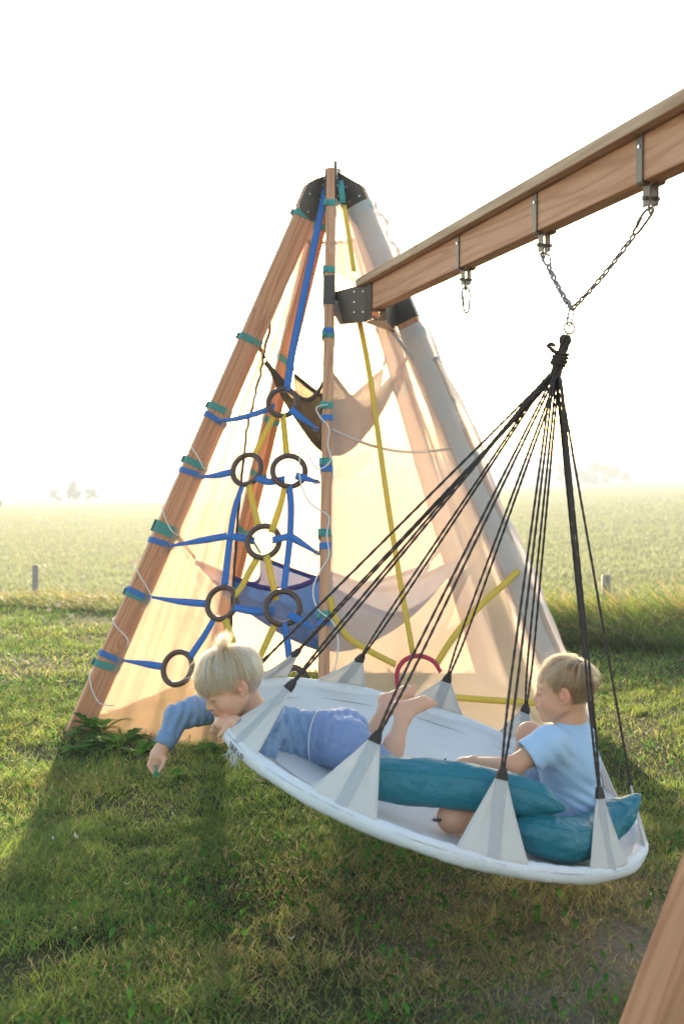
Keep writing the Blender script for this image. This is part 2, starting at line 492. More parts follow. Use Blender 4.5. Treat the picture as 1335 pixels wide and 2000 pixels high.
# ------------------------------------------------------------------ grass
def blades(x, y, h, w, lean, leandir, curve, seg, col, zoff=None, colt=None):
    """one mesh of grass blades; every argument an array"""
    n = len(x)
    z = gz(x, y) if zoff is None else zoff
    face = RNG.uniform(0, 2 * np.pi, n)
    ts = np.linspace(0, 1, seg + 1)
    V = np.zeros((n, seg, 2, 3)); tip = np.zeros((n, 3))
    C = np.zeros((n, seg, 2, 3))
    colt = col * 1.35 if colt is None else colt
    for i, t in enumerate(ts):
        hx = lean * t + curve * t * t
        px = x + np.cos(leandir) * hx * h
        py = y + np.sin(leandir) * hx * h
        pz = z - .004 + h * t * np.sqrt(np.clip(1 - (hx * .6) ** 2, .15, 1))
        ww = w * (1 - .55 * t)
        if i < seg:
            V[:, i, 0] = np.stack([px - np.cos(face) * ww / 2, py - np.sin(face) * ww / 2, pz], -1)
            V[:, i, 1] = np.stack([px + np.cos(face) * ww / 2, py + np.sin(face) * ww / 2, pz], -1)
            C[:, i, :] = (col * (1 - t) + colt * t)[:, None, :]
        else:
            tip = np.stack([px, py, pz], -1)
    k = seg * 2 + 1
    VV = np.concatenate([V.reshape(n, seg * 2, 3), tip[:, None]], 1).reshape(-1, 3)
    CC = np.concatenate([C.reshape(n, seg * 2, 3), colt[:, None]], 1).reshape(-1, 3)
    base = (np.arange(n) * k)[:, None, None]
    q = []
    for i in range(seg - 1):
        a, b2, c, d = 2 * i, 2 * i + 1, 2 * i + 3, 2 * i + 2
        q += [[a, b2, c], [a, c, d]]
    q.append([2 * seg - 2, 2 * seg - 1, 2 * seg])
    FF = (base + np.array(q)[None]).reshape(-1, 3)
    return VV, FF, CC

def vnoise(x, y, s, seed=0):
    """cheap smooth value noise"""
    r = np.random.default_rng(seed).random((64, 64))
    u = (x * s) % 63; v = (y * s) % 63
    i = np.floor(u).astype(int); j = np.floor(v).astype(int)
    fu = sstep(u - i); fv = sstep(v - j)
    i1 = (i + 1) % 64; j1 = (j + 1) % 64
    return (r[i, j] * (1 - fu) * (1 - fv) + r[i1, j] * fu * (1 - fv) + r[i, j1] * (1 - fu) * fv + r[i1, j1] * fu * fv)

GRASS = attr_mat('grass_blade', rough=.55, transl=.5, spec=.18, tboost=1.25)

def grass_colour(x, y, n):
    a = vnoise(x, y, 1.7, 1)[:, None]; b = vnoise(x, y, 5.0, 2)[:, None]
    g1 = np.array([.056, .094, .018]); g2 = np.array([.118, .134, .032]); g3 = np.array([.045, .085, .030])
    c = g1 * (1 - a) + g2 * a
    c = c * (1 - .35 * b) + g3 * .35 * b
    dry = np.exp(-(((x - .60) / .85) ** 2 + ((y - 3.45) / .75) ** 2))
    dry = np.clip(dry * 1.25 + .22 * (vnoise(x, y, 2.6, 3) - .55) * 2, 0.02, .85)
    isdry = RNG.random(n) < dry * .85 + .04
    straw = np.array([.185, .145, .068]) * RNG.uniform(.6, 1.25, (n, 1))
    c = np.where(isdry[:, None], straw, c)
    return np.clip(c * (1.45 + .8 * vnoise(x, y, 7.5, 14)[:, None]) * RNG.uniform(.65, 1.4, (n, 1)), 0, .6)

def scatter(n, y0, y1, pad=.25):
    """positions uniform in area of the visible wedge between two depths"""
    y = np.sqrt(RNG.uniform(y0 ** 2, y1 ** 2, n))
    x = RNG.uniform(-1, 1, n) * (y * .287 + pad)
    return x, y

def clump(x, y, d, f=2.2, seed=5):
    """drop some blades so that the sward is uneven"""
    k = vnoise(x, y, f, seed) * .6 + vnoise(x, y, f * 4.1, seed + 1) * .4
    return RNG.random(len(x)) < np.clip((k - .18) * 2.2, .15, 1) * d

def bare(x, y):
    w = ((x - .80) / .50) ** 2 + ((y - 3.2) / .46) ** 2
    return np.clip(1.25 - .95 * np.exp(-w * .9) - .25 * (vnoise(x, y, 6, 9)), .06, 1)

def make_lawn():
    Vs, Fs, Cs = [], [], []
    off = 0
    for n, y0, y1, seg, hs, ws in ((165000, 2.3, 4.4, 3, (.014, .046), (.0015, .0038)), (140000, 4.4, 7.2, 2, (.018, .044), (.0024, .0048)), (90000, 7.2, 12.4, 2, (.024, .055), (.0045, .009))):
        x, y = scatter(n, y0, y1)
        k = clump(x, y, 1.0) & (RNG.random(n) < bare(x, y)) & (y < edge(x) + .5)
        x, y = x[k], y[k]; m = len(x)
        h = RNG.uniform(*hs, m) * (.45 + .6 * vnoise(x, y, 2.9, 8) + .75 * vnoise(x, y, 9.5, 12) ** 1.5)
        tall = RNG.random(m) < .012
        h = np.where(tall, h * 1.9, h)
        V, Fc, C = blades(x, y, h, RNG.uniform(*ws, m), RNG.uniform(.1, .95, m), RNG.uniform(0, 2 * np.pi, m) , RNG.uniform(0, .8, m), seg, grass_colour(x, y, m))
        Vs.append(V); Fs.append(Fc + off); Cs.append(C); off += len(V)
    me = mesh('lawn_grass', np.concatenate(Vs), np.concatenate(Fs), GRASS, smooth=False)
    add_col(me, np.concatenate(Cs))
    tag(link('lawn_grass', me), 'short uneven green lawn grass with dry patches under the swing', 'grass', kind='stuff')
make_lawn()

MATTLEAF = attr_mat('matt_leaf', rough=.9, transl=.45, spec=.04, tboost=1.2)
def make_broadleaf():
    """clover and plantain rosettes between the blades"""
    n = 9000
    x, y = scatter(n, 2.4, 7.5)
    k = clump(x, y, 1.0, 1.4, 21) & (vnoise(x, y, 1.3, 30) > .45) & (RNG.random(n) < bare(x, y))
    x, y = x[k], y[k]; n = len(x)
    a = RNG.uniform(0, 2 * np.pi, n); s = RNG.uniform(.006, .017, n); ln = s * RNG.uniform(1.2, 3.2, n)
    tilt = RNG.uniform(.1, .9, n); z = gz(x, y) + RNG.uniform(.012, .04, n)
    u = np.stack([np.cos(a), np.sin(a), tilt], -1); v = np.stack([-np.sin(a), np.cos(a), np.zeros(n)], -1)
    o = np.stack([x, y, z], -1)
    pts = [o, o + u * (ln * .35)[:, None] + v * (s * .5)[:, None], o + u * (ln * .75)[:, None] + v * (s * .42)[:, None], o + u * ln[:, None],
           o + u * (ln * .75)[:, None] - v * (s * .42)[:, None], o + u * (ln * .35)[:, None] - v * (s * .5)[:, None]]
    V = np.stack(pts, 1); V[:, 0, 2] -= .01; V[:, 3, 2] -= .3 * ln
    Fc = (np.arange(n) * 6)[:, None, None] + np.array([[0, 1, 5], [1, 2, 4], [1, 4, 5], [2, 3, 4]])[None]
    C = np.repeat((np.array([.06, .15, .03]) * RNG.uniform(.6, 1.6, (n, 1)) + np.array([.02, .01, 0]) * RNG.random((n, 1)))[:, None], 6, 1)
    me = mesh('ground_leaves', V.reshape(-1, 3), Fc.reshape(-1, 3), MATTLEAF, smooth=False)
    add_col(me, C.reshape(-1, 3))
    tag(link('clover_leaves', me), 'small clover and plantain leaves mixed into the lawn', 'ground cover', kind='stuff')
make_broadleaf()

def make_tall_grass():
    Vs, Fs, Cs = [], [], []; off = 0
    # unmown strip along the fence, growing down the bank
    n = 150000
    y = RNG.uniform(8.3, 15.5, n); x = RNG.uniform(-1, 1, n) * (y * .30 + .6)
    d = y - edge(x)
    k = (d > -.05) & (RNG.random(n) < np.exp(-np.clip(d, 0, 9) / 2.2) + .06)
    x, y, d = x[k], y[k], d[k]; m = len(x)
    right = sstep((x + .2) / 2.2)
    h = (.17 + .21 * right) * RNG.uniform(.6, 1.25, m) * (.55 + .8 * vnoise(x, y, 1.4, 40)) * np.clip(.55 + d / 1.6, .55, 1.2)
    col = np.array([.085, .165, .028]) * (1 - .5 * vnoise(x, y, 2, 41))[:, None] + np.array([.05, .025, .01]) * RNG.random((m, 1))
    tip = np.where((RNG.random(m) < .35 + .3 * (d > 1.0))[:, None], np.array([.46, .33, .15]) * RNG.uniform(.7, 1.2, (m, 1)), col * 1.5)  # gold tips: low sunlight painted into the blade colour
    ld = np.where(RNG.random(m) < .65, np.pi + RNG.normal(0, .5, m), RNG.uniform(0, 2 * np.pi, m))
    V, Fc, C = blades(x, y, h, RNG.uniform(.005, .012, m), RNG.uniform(.1, .95, m), ld, RNG.uniform(.1, 1.1, m), 4, col, colt=tip)
    Vs.append(V); Fs.append(Fc + off); Cs.append(C); off += len(V)
    me = mesh('tall_grass', np.concatenate(Vs), np.concatenate(Fs), GRASS, smooth=False)
    add_col(me, np.concatenate(Cs))
    tag(link('tall_grass', me), 'unmown tall grass along the edge of the lawn by the fence', 'grass', kind='stuff')
    # stubbly pasture beyond
    n = 150000
    y = 14 * (170 / 14) ** (RNG.random(n) ** 1.25); x = RNG.uniform(-1, 1, n) * (y * .30 + .5)
    col = np.array([.215, .235, .12]) * RNG.uniform(.88, 1.12, (n, 1)) * (.92 + .16 * vnoise(x * .3, y, .5, 44))[:, None]
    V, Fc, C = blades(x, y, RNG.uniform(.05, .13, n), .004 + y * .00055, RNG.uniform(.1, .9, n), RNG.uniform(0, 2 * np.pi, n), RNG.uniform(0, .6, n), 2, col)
    me = mesh('pasture_grass', V, Fc, GRASS, smooth=False); add_col(me, C)
    tag(link('pasture_grass', me), 'grazed pale green pasture beyond the fence', 'grass', kind='stuff')
make_tall_grass()

# ------------------------------------------------------------------ shared materials
WOOD = wood_mat('cedar_wood', (.66, .36, .21), (.44, .20, .10))
WOOD_TOP = wood_mat('weathered_cedar', (.56, .40, .26), (.36, .21, .12))
STEEL_BLK = simple('black_steel', (.10, .070, .050), rough=.45, metal=.3, bump=.1, bscale=300)  # black steel browned in its base colour to imitate veiling glare
ZINC = simple('zinc_plated', (.27, .26, .245), rough=.42, metal=.75, bump=.05, bscale=400)
CHROME = simple('bright_screw', (.75, .72, .68), rough=.3, metal=1.0)
TEAL = simple('teal_webbing', (.09, .34, .30), rough=.8, bump=.6, bscale=500, transl=.15)
BLUE = simple('blue_webbing', (.07, .22, .58), rough=.8, bump=.6, bscale=500, transl=.2)
YELLOW = simple('yellow_webbing', (.86, .60, .09), rough=.8, bump=.6, bscale=500, transl=.25)
RED = simple('red_webbing', (.62, .05, .09), rough=.8, bump=.6, bscale=500, transl=.2)
RUBBER = simple('dark_plastic_ring', (.095, .055, .038), rough=.42, bump=.05, bscale=90)  # black rings given a brown that stands in for lens glare
CORD = simple('white_cord', (.75, .72, .66), rough=.7, transl=.1)
HEM = simple('grey_hem', (.50, .46, .42), rough=.9, transl=.3)
SHEER = sheer_mat('sunlit_peach_mesh', (.88, .60, .42), .64, transl=.75)  # cream cloth coloured peach: the warm backlight is put into the base colour
OLIVE = simple('dark_webbing', (.05, .045, .035), rough=.85)
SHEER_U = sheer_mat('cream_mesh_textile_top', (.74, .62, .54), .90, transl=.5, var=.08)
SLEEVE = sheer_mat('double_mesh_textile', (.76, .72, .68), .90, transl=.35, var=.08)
SHEER_L = sheer_mat('sunlit_peach_mesh_thin', (.90, .61, .43), .42, transl=.75)  # thinner flap cloth, same sunlit peach painted in
SHEER_D = sheer_mat('cream_mesh_textile_front', (.70, .58, .49), .70, transl=.55)  # same cloth in a greyer tone, its shade put into the colour
HAM_BLUE = sheer_mat('blue_mesh', (.022, .13, .42), .84, weave=350, transl=.4, var=.12)
HAM_DARK = sheer_mat('olive_mesh', (.075, .068, .045), .93, weave=260, transl=.12, var=.14)

# ------------------------------------------------------------------ pole frame
APEX = Vector((-0.035, 6.42, 2.86))
FEET = [Vector((-1.312, 5.90, 0)), Vector((-.085, 5.12, 0)), Vector((1.19, 5.95, 0)), Vector((.90, 7.45, 0)), Vector((-.84, 7.55, 0))]
TOPS = [APEX + Vector(((f - APEX).x, (f - APEX).y, 0)).normalized() * r for f, r in zip(FEET, (.09, .085, .10, .09, .09))]
TOPS[1].x -= .018; TOPS[0].x -= .018; TOPS[0].z -= .07; TOPS[2].z -= .08; TOPS[3].z -= .05; TOPS[4].z -= .05
FR = empty('climbing_frame', (0, 6.4, 0), 'five-pole wooden climbing pyramid with cream mesh sides and a long beam reaching to the right', 'climbing frame')
PW, PDp = .046, .118

def pole_at(i, t): return FEET[i].lerp(TOPS[i], t)
def pole_t(i, py, px=None):
    lo, hi = 0.0, 1.0
    for _ in range(30):
        m = (lo + hi) / 2
        if proj(pole_at(i, m))[1] > py: lo = m
        else: hi = m
    return lo
POLE_M = []
for i in range(5):
    z = TOPS[i] - FEET[i]
    rad = Vector(((FEET[i] - APEX).x, (FEET[i] - APEX).y, 0))
    M = frame(FEET[i], z, rad)               # x radial, y tangential
    POLE_M.append(M)
    ln = z.length
    bm = box_bm(PDp, PW, ln + .12, bevel=.005, z0=-.12)
    link('pole', bm_mesh('pole', bm, WOOD), FR, M)

def on_pole(i, t, dx=0, dy=0):
    M = POLE_M[i]
    return M @ Vector((dx, dy, (TOPS[i] - FEET[i]).length * t))

# hub: folded black plates that clasp each pole top, around a centre bolt
for i in range(5):
    M = POLE_M[i]; ln = (TOPS[i] - FEET[i]).length
    cen = Vector((APEX.x, APEX.y, 2.885))
    for s in (-1, 1):
        bm = bmesh.new()
        y = s * (PW / 2 + .004)
        inv = M.inverted()
        hubt = inv @ (cen + Vector((0, 0, .0))); hubb = inv @ (cen + Vector((0, 0, -.10)))
        k_ = .8
        pts = [(-PDp / 2 - .002, y, ln - .15), (-PDp / 2 + .02, y, ln - .175), (PDp / 2 - .02, y, ln - .15), (PDp / 2 + .003, y, ln - .12), (PDp / 2 + .003, y, ln - .0), (.03, y, ln + .045), (hubt.x, y, hubt.z), (hubb.x, y, hubb.z)]
        vs = [Vector(p) for p in pts]
        vv = [bm.verts.new(v) for v in vs] + [bm.verts.new(v + Vector((0, s * .004, 0))) for v in vs]
        n = len(vs)
        bm.faces.new(vv[:n]); bm.faces.new(vv[n:][::-1])
        for k in range(n): bm.faces.new((vv[k], vv[n + k], vv[n + (k + 1) % n], vv[(k + 1) % n]))
        bmesh.ops.recalc_face_normals(bm, faces=bm.faces)
        pl = link('hub_plate', bm_mesh('hub_plate', bm, STEEL_BLK), FR, M)
        for (bx, bz, r) in ((-.03, -.05, .006), (.03, -.05, .006), (.0, -.14, .006), (-.02, .03, .010)):
            bm = bmesh.new(); bmesh.ops.create_cone(bm, cap_ends=True, segments=12, radius1=r, radius2=r * .7, depth=.005)
            Mb = M @ Matrix.Translation((bx, y + s * .0065, ln + bz)) @ Matrix.Rotation(-s * math.pi / 2, 4, 'X')
            link('bolt', bm_mesh('bolt', bm, CHROME), pl, Mb)
bm = bmesh.new(); bmesh.ops.create_cone(bm, cap_ends=True, segments=10, radius1=.03, radius2=.03, depth=.12)
hub = link('hub_post', bm_mesh('hub_post', bm, STEEL_BLK), FR, Matrix.Translation((APEX.x, APEX.y, 2.845)))
bm = bmesh.new(); bmesh.ops.create_cone(bm, cap_ends=True, segments=8, radius1=.010, radius2=.008, depth=.05)
link('eye_bolt', bm_mesh('eye_bolt', bm, STEEL_BLK), hub, Matrix.Translation((APEX.x, APEX.y, 2.925)))

# ------------------------------------------------------------------ beam, cap board, yoke, hangers, near legs
B0 = Vector((.15, 5.84, 2.075)); B1 = Vector((1.16, 1.98, 2.075))       # underside axis of the beam
bd = (B1 - B0).normalized(); bs = bd.cross(Vector((0, 0, 1))).normalized()
BL = (B1 - B0).length; BH = .124; BW = .062
BMt = frame(B0, bd, Vector((0, 0, 1)))       # z along beam, x up, y side
beam = link('beam', bm_mesh('beam', box_bm(BH, BW, BL, bevel=.004, z0=0), WOOD), FR, BMt @ Matrix.Translation((BH / 2, 0, 0)))
link('cap_board', bm_mesh('cap_board', box_bm(.038, BW + .075, BL + .09, bevel=.004, z0=-.07), WOOD_TOP), FR, BMt @ Matrix.Translation((BH + .0205, 0, 0)))

def plate(pts, th, mat, name, parent, n):
    """extruded polygon"""
    vs = [Vector(p) for p in pts]; n = Vector(n).normalized() * th
    bm = bmesh.new()
    a = [bm.verts.new(v) for v in vs]; b = [bm.verts.new(v + n) for v in vs]; k = len(vs)
    bm.faces.new(a); bm.faces.new(b[::-1])
    for i in range(k): bm.faces.new((a[i], b[i], b[(i + 1) % k], a[(i + 1) % k]))
    bmesh.ops.recalc_face_normals(bm, faces=bm.faces)
    return link(name, bm_mesh(name, bm, mat), parent)

# yoke of folded steel from the front pole and the right pole to the beam end
tm = pole_t(1, 578); pm = on_pole(1, tm)
yk_z0, yk_z1 = 2.045, 2.196
def yoke(a, b, side, name='yoke_plate'):
    a = Vector(a); b = Vector(b)
    ch = (b - a) * .16
    pts = [(a.x, a.y, yk_z1), (b.x, b.y, yk_z1 + .015), (b.x, b.y, yk_z0 - .02), (a.x + ch.x, a.y + ch.y, yk_z0 - .015), (a.x, a.y, yk_z0 + .03)]
    return plate(pts, .006, STEEL_BLK, name, FR, side)
be = B0 + bd * .10
pL = be - bs * (BW / 2 + .002); pR = be + bs * (BW / 2 + .002)
side_l = pL if pL.x < pR.x else pR; side_r = pR if pL.x < pR.x else pL
e0 = B0 - bd * .005
sl = e0 + (side_l - be); sr = e0 + (side_r - be)
y1 = yoke((pm.x + .028, pm.y - .04, 0), (sl.x, sl.y, 0), (0, 1, 0))
for (u, w) in ((.62, .035), (.62, .085), (.62, .135), (.9, .03), (.9, .13)):
    p = Vector((pm.x + .028, pm.y - .04, yk_z0 + w)).lerp(Vector((sl.x, sl.y, yk_z0 + w)), u)
    bm = bmesh.new(); bmesh.ops.create_cone(bm, cap_ends=True, segments=10, radius1=.004, radius2=.003, depth=.004)
    link('screw', bm_mesh('screw', bm, CHROME), y1, Matrix.Translation(p + Vector((0, -.002, 0))) @ Matrix.Rotation(math.pi / 2, 4, 'X'))
plate([(sl.x, sl.y, yk_z1 + .015), (side_l.x, side_l.y, yk_z1 + .015), (side_l.x, side_l.y, yk_z0 - .02), (sl.x, sl.y, yk_z0 - .02)], .005, STEEL_BLK, 'beam_cheek', FR, side_l - side_r)
plate([(sr.x, sr.y, yk_z1 + .015), (side_r.x, side_r.y, yk_z1 + .015), (side_r.x, side_r.y, yk_z0 - .02), (sr.x, sr.y, yk_z0 - .02)], .005, STEEL_BLK, 'beam_cheek', FR, side_r - side_l)
tr_ = pole_t(2, 600); pr = on_pole(2, tr_)
yoke((pr.x - .03, pr.y - .02, 0), (sr.x, sr.y, 0), (0, 1, 0))
plate([(sl.x, sl.y, yk_z0 - .021), (side_l.x, side_l.y, yk_z0 - .021), (side_r.x, side_r.y, yk_z0 - .021), (pr.x - .03, pr.y - .02, yk_z0 - .021)], .004, STEEL_BLK, 'yoke_shelf', FR, (0, 0, -1))
# clamp round the front pole
Mz = POLE_M[1] @ Matrix.Translation((0, 0, (TOPS[1] - FEET[1]).length * tm))
link('pole_clamp', bm_mesh('pole_clamp', box_bm(PDp + .012, PW + .012, .165, bevel=.004), STEEL_BLK), FR, Mz)
Mz2 = POLE_M[2] @ Matrix.Translation((0, 0, (TOPS[2] - FEET[2]).length * tr_))
link('pole_clamp', bm_mesh('pole_clamp', box_bm(PDp + .012, PW + .012, .165, bevel=.004), STEEL_BLK), FR, Mz2)

def beam_u(px):
    lo, hi = 0.0, 1.0
    for _ in range(30):
        m = (lo + hi) / 2
        if proj(B0.lerp(B1, m))[0] < px: lo = m
        else: hi = m
    return lo * BL
HANG = []
for px in (909, 1062, 1270):
    u = beam_u(px)
    M = BMt @ Matrix.Translation((0, 0, u))
    bm = bmesh.new()
    def addbox(sx, sy, sz, c):
        r = bmesh.ops.create_cube(bm, size=1)
        for v in r['verts']:
            v.co = Vector((v.co.x * sx + c[0], v.co.y * sy + c[1], v.co.z * sz + c[2]))
    for s in (-1, 1):
        addbox(BH, .004, .034, (BH / 2 - .002, s * (BW / 2 + .003), 0))
        addbox(.004, BW / 2 - .010, .034, (-.004, s * (BW / 4 + .008), 0))
        addbox(.062, .004, .040, (-.033, s * .012, 0))
    bmesh.ops.bevel(bm, geom=list(bm.edges), offset=.0012, segments=1, affect='EDGES')
    h = link('hanger', bm_mesh('hanger', bm, STEEL_BLK), FR, M)
    for (x, y, r, l) in ((BH - .03, BW / 2 + .006, .005, .003), (BH - .03, -BW / 2 - .006, .005, .003)):
        bm = bmesh.new(); bmesh.ops.create_cone(bm, cap_ends=True, segments=10, radius1=r, radius2=r, depth=l)
        link('screw', bm_mesh('screw', bm, CHROME), h, M @ Matrix.Translation((x, y, 0)) @ Matrix.Rotation(math.pi / 2, 4, 'X'))
    bm = bmesh.new(); bmesh.ops.create_cone(bm, cap_ends=True, segments=12, radius1=.006, radius2=.006, depth=.052)
    link('hinge_pin', bm_mesh('hinge_pin', bm, ZINC), h, M @ Matrix.Translation((-.042, 0, 0)) @ Matrix.Rotation(math.pi / 2, 4, 'X'))
    # swivel eye
    pe = M @ Vector((-.062, 0, 0))
    ring = [pe + Vector((0, math.sin(a) * .012, 0)) * 0 + (bd * math.cos(a) * .010 + Vector((0, 0, 1)) * math.sin(a) * .022) for a in np.linspace(0, 2 * math.pi, 17)[:-1]]
    v, f = tube(ring, .0035, 6, closed=True)
    link('swivel_eye', mesh('swivel_eye', v, f, ZINC), h)
    HANG.append(M @ Vector((-.080, 0, 0)))

for ft, tp in ((Vector((.575, 2.38, 0)), Vector((1.19, 2.04, 2.07))), (Vector((1.95, 1.75, 0)), Vector((1.22, 1.98, 2.07)))):
    M = frame(ft, tp - ft, Vector((.3, -1, 0)))
    link('leg', bm_mesh('leg', box_bm(.115, .10, (tp - ft).length + .08, bevel=.006, z0=-.08), WOOD), FR, M)

# ------------------------------------------------------------------ straps wrapped round the poles
def wrap(i, py, mat, h=.038, th=.0035, t=None, tail=0, slack=0):
    """closed band round pole i at photograph height py"""
    t = pole_t(i, py) if t is None else t
    M = POLE_M[i]; z = (TOPS[i] - FEET[i]).length * t
    a, b = PDp / 2 + th / 2 + .001, PW / 2 + th / 2 + .001
    tilt = RNG.uniform(-.12, .12)
    pts = []
    for (sx, sy) in ((-1, -1), (1, -1), (1, 1), (-1, 1)):
        pts.append((sx * a, sy * b))
    path = []
    for k in range(4):
        p, q = pts[k], pts[(k + 1) % 4]
        for s in (.06, .5, .94):
            x = p[0] + (q[0] - p[0]) * s; y = p[1] + (q[1] - p[1]) * s
            path.append((x, y))
    vs, fs = [], []
    n = len(path)
    for (x, y) in path:
        nn = Vector((x / a, y / b, 0)); nn = Vector((1 if abs(nn.x) > .99 else nn.x * .2, 1 if abs(nn.y) > .99 else nn.y * .2, 0))
        nn = Vector((math.copysign(1, x) if abs(abs(x) - a) < 1e-6 else 0, math.copysign(1, y) if abs(abs(y) - b) < 1e-6 else 0, 0))
        zz = z + tilt * x
        for (o, d) in ((-th / 2, -h / 2), (th / 2, -h / 2), (th / 2, h / 2), (-th / 2, h / 2)):
            vs.append(M @ Vector((x + nn.x * o, y + nn.y * o, zz + d)))
    for k in range(n):
        j = (k + 1) % n
        for c in range(4): fs.append((k * 4 + c, k * 4 + (c + 1) % 4, j * 4 + (c + 1) % 4, j * 4 + c))
    if tail:
        # loose hook-and-loop tail folded over the band
        p0 = M @ Vector((a * .2, -b - th, z)); p1 = M @ Vector((a * 1.0, -b - th * 1.6, z + tilt * a)); p2 = M @ Vector((a + .012, -b + .01, z))
        sv, sf = strap([p0, p1, p2] if tail > 0 else [p0, p1], h * 1.04, th, M.to_3x3() @ Vector((0, 0, 1)))
        o = len(vs); vs += sv; sf = [tuple(q + o for q in f) for f in sf]; fs += sf
    return mesh('wrap_strap', vs, fs, mat, smooth=False)

for i, ys in ((0, (422, 665, 800, 907, 1036, 1165, 1300)), (1, (408, 537, 662, 802, 912, 1050, 1206)), (2, (413, 655, 790, 900, 1035, 1190)), (3, (640, 760, 900, 1060)), (4, (440, 700, 820, 925, 1035, 1160))):
    for y in ys:
        link('fabric_tie', wrap(i, y, TEAL, h=.036 if not (i == 0 and y == 1036) else .06, tail=1 if i < 3 else 0), FR)

# ------------------------------------------------------------------ mesh textile sides
def side_panel(i, j, t0, t1, mat, out, fold=.012, nf=9, wrapx=0, name='mesh_side', seed=0, lip=0, hole=None, s0=0.0, s1=1.0):
    nu, nv = 64, 72
    r = np.random.default_rng(seed)
    ph = r.uniform(0, 6.28, 8); fr = r.uniform(.6, 1.6, 8) * nf
    vs = []
    for a in range(nv + 1):
        t = t0 + (t1 - t0) * a / nv
        A = on_pole(i, t, PDp / 2 * .9); B = on_pole(j, t, PDp / 2 * .9)
        mid = (A + B) / 2
        nrm = (B - A).cross(Vector((0, 0, 1))).normalized()
        if nrm.dot(mid - Vector((APEX.x, APEX.y, mid.z))) < 0: nrm = -nrm
        for b in range(nu + 1):
            s = s0 + (s1 - s0) * b / nu
            p = A.lerp(B, s)
            e = math.sin(math.pi * min(1, max(0, s)))
            w = (math.sin(fr[0] * s * 3 + ph[0]) + .6 * math.sin(fr[1] * s * 5 + ph[1] + t * 2) + .5 * math.sin(fr[2] * s * 9 + ph[2])) * fold * (.25 + t)
            w += .010 * math.sin(7 * t + ph[3]) * math.sin(5 * s + ph[4]) + .006 * math.sin(23 * t + 9 * s + ph[5])
            p = p + nrm * (out * e - .02 * e + w * min(1, e * 3))
            if lip and a < 3:
                p.z = max(p.z, .012); p = p + nrm * 0.0
            vs.append(p)
        # scalloped sag between the ties
    fs = []
    for a in range(nv):
        for b in range(nu):
            if hole:
                c = (a + .5) / nv, (b + .5) / nu
                if hole(c[1], c[0]): continue
            q = a * (nu + 1) + b
            fs.append((q, q + 1, q + nu + 2, q + nu + 1))
    o = link(name, mesh(name, vs, fs, mat), FR)
    # hems along the edges
    if not hole:
        for pts in ([vs[b] for b in range(0, nu + 1)], [vs[nv * (nu + 1) + b] for b in range(nu + 1)]):
            v, f = strap(pts, .016, .002, Vector((0, 0, 1)))
            link('hem', mesh('hem', v, f, HEM), o)
    return vs

side_panel(4, 0, .0, .90, SHEER, -.02, seed=3, lip=1, name='mesh_side')
side_panel(3, 4, .0, .90, SHEER, -.02, seed=4, lip=1, name='mesh_side')
side_panel(2, 3, .0, .90, SHEER, -.02, seed=5, lip=1, name='mesh_side', hole=lambda s, t: ((s - .45) / .22) ** 2 + (max(0, t - .12) / .17) ** 2 < 1)
# door flap in the open front: tied to the left pole, its free edge hangs straight
V = []
nu, nv = 40, 70
fl0 = on_pole(0, .15, 0, 0); fl1 = on_pole(1, .15); fl2 = on_pole(0, .85)
FLN = (fl1 - fl0).cross(fl2 - fl0).normalized()
if FLN.y > 0: FLN = -FLN
FLO = fl0 - FLN * .05
for a in range(nv + 1):
    t = a / nv
    A = on_pole(0, .006 + .83 * t, -.02, PW / 2)
    pz = 1.3 * 0 + A.z
    # free edge at the same height
    ex = [(440, 1456), (455, 1230), (470, 1000), (482, 850), (525, 640)]
    lo = None
    best = None
    for k in range(len(ex) - 1):
        for m in range(11):
            u = m / 10
            q = plane_hit(ex[k][0] + (ex[k + 1][0] - ex[k][0]) * u, ex[k][1] + (ex[k + 1][1] - ex[k][1]) * u, FLO, FLN)
            dd = abs(q.z - pz)
            if best is None or dd < best[0]: best = (dd, q)
    Bq = best[1].copy(); Bq.z = max(.015, pz)
    if a == 0: Bq.z = .015
    for b in range(nu + 1):
        s = b / nu
        p = A.lerp(Bq, s)
        w = (.010 * math.sin(17 * s + 2 * t) + .007 * math.sin(33 * s + 5 * t) + .012 * math.sin(6 * t + 3 * s)) * min(1, 4 * s)
        V.append(p - FLN * w)
fs = [(a * (nu + 1) + b, a * (nu + 1) + b + 1, (a + 1) * (nu + 1) + b + 1, (a + 1) * (nu + 1) + b) for a in range(nv) for b in range(nu)]
flap = link('door_flap', mesh('door_flap', V, fs, SHEER_L), FR)
for pts, col_ in (([V[b] for b in range(nu + 1)], HEM), ([V[a * (nu + 1) + nu] for a in range(nv + 1)], OLIVE)):
    v, f = strap(pts, .012, .003, Vector((0, 0, 1)) if col_ is HEM else Vector((1, 0, 0)))
    link('hem', mesh('hem', v, f, col_), flap)

# front right side: wraps round the right pole, carries the yellow sun and red arch
def fr_point(s, t, lift=0.0):
    A = on_pole(1, t, PDp / 2, PW / 2); B = on_pole(2, t, -PDp * .3, -PW / 2 - .016)
    if s <= 1: p = A.lerp(B, s)
    elif s <= 1.12: p = B.lerp(on_pole(2, t, PDp / 2 + .016, -PW / 2 - .012), (s - 1) / .12)
    else: p = on_pole(2, t, PDp / 2 + .016, -PW / 2 - .012).lerp(on_pole(2, t, PDp / 2 + .010, PW / 2 + .014), min(1, (s - 1.12) / .06))
    nrm = (B - A).cross(Vector((0, 0, 1))).normalized()
    if nrm.y > 0: nrm = -nrm
    e = math.sin(math.pi * min(1, s))
    w = .006 * math.sin(31 * s + 5 * t) * t + .005 * math.sin(11 * s + 9 * t) + .004 * math.sin(52 * s + 3 * t) * t
    return p + nrm * (-.015 * e + w * e + lift)
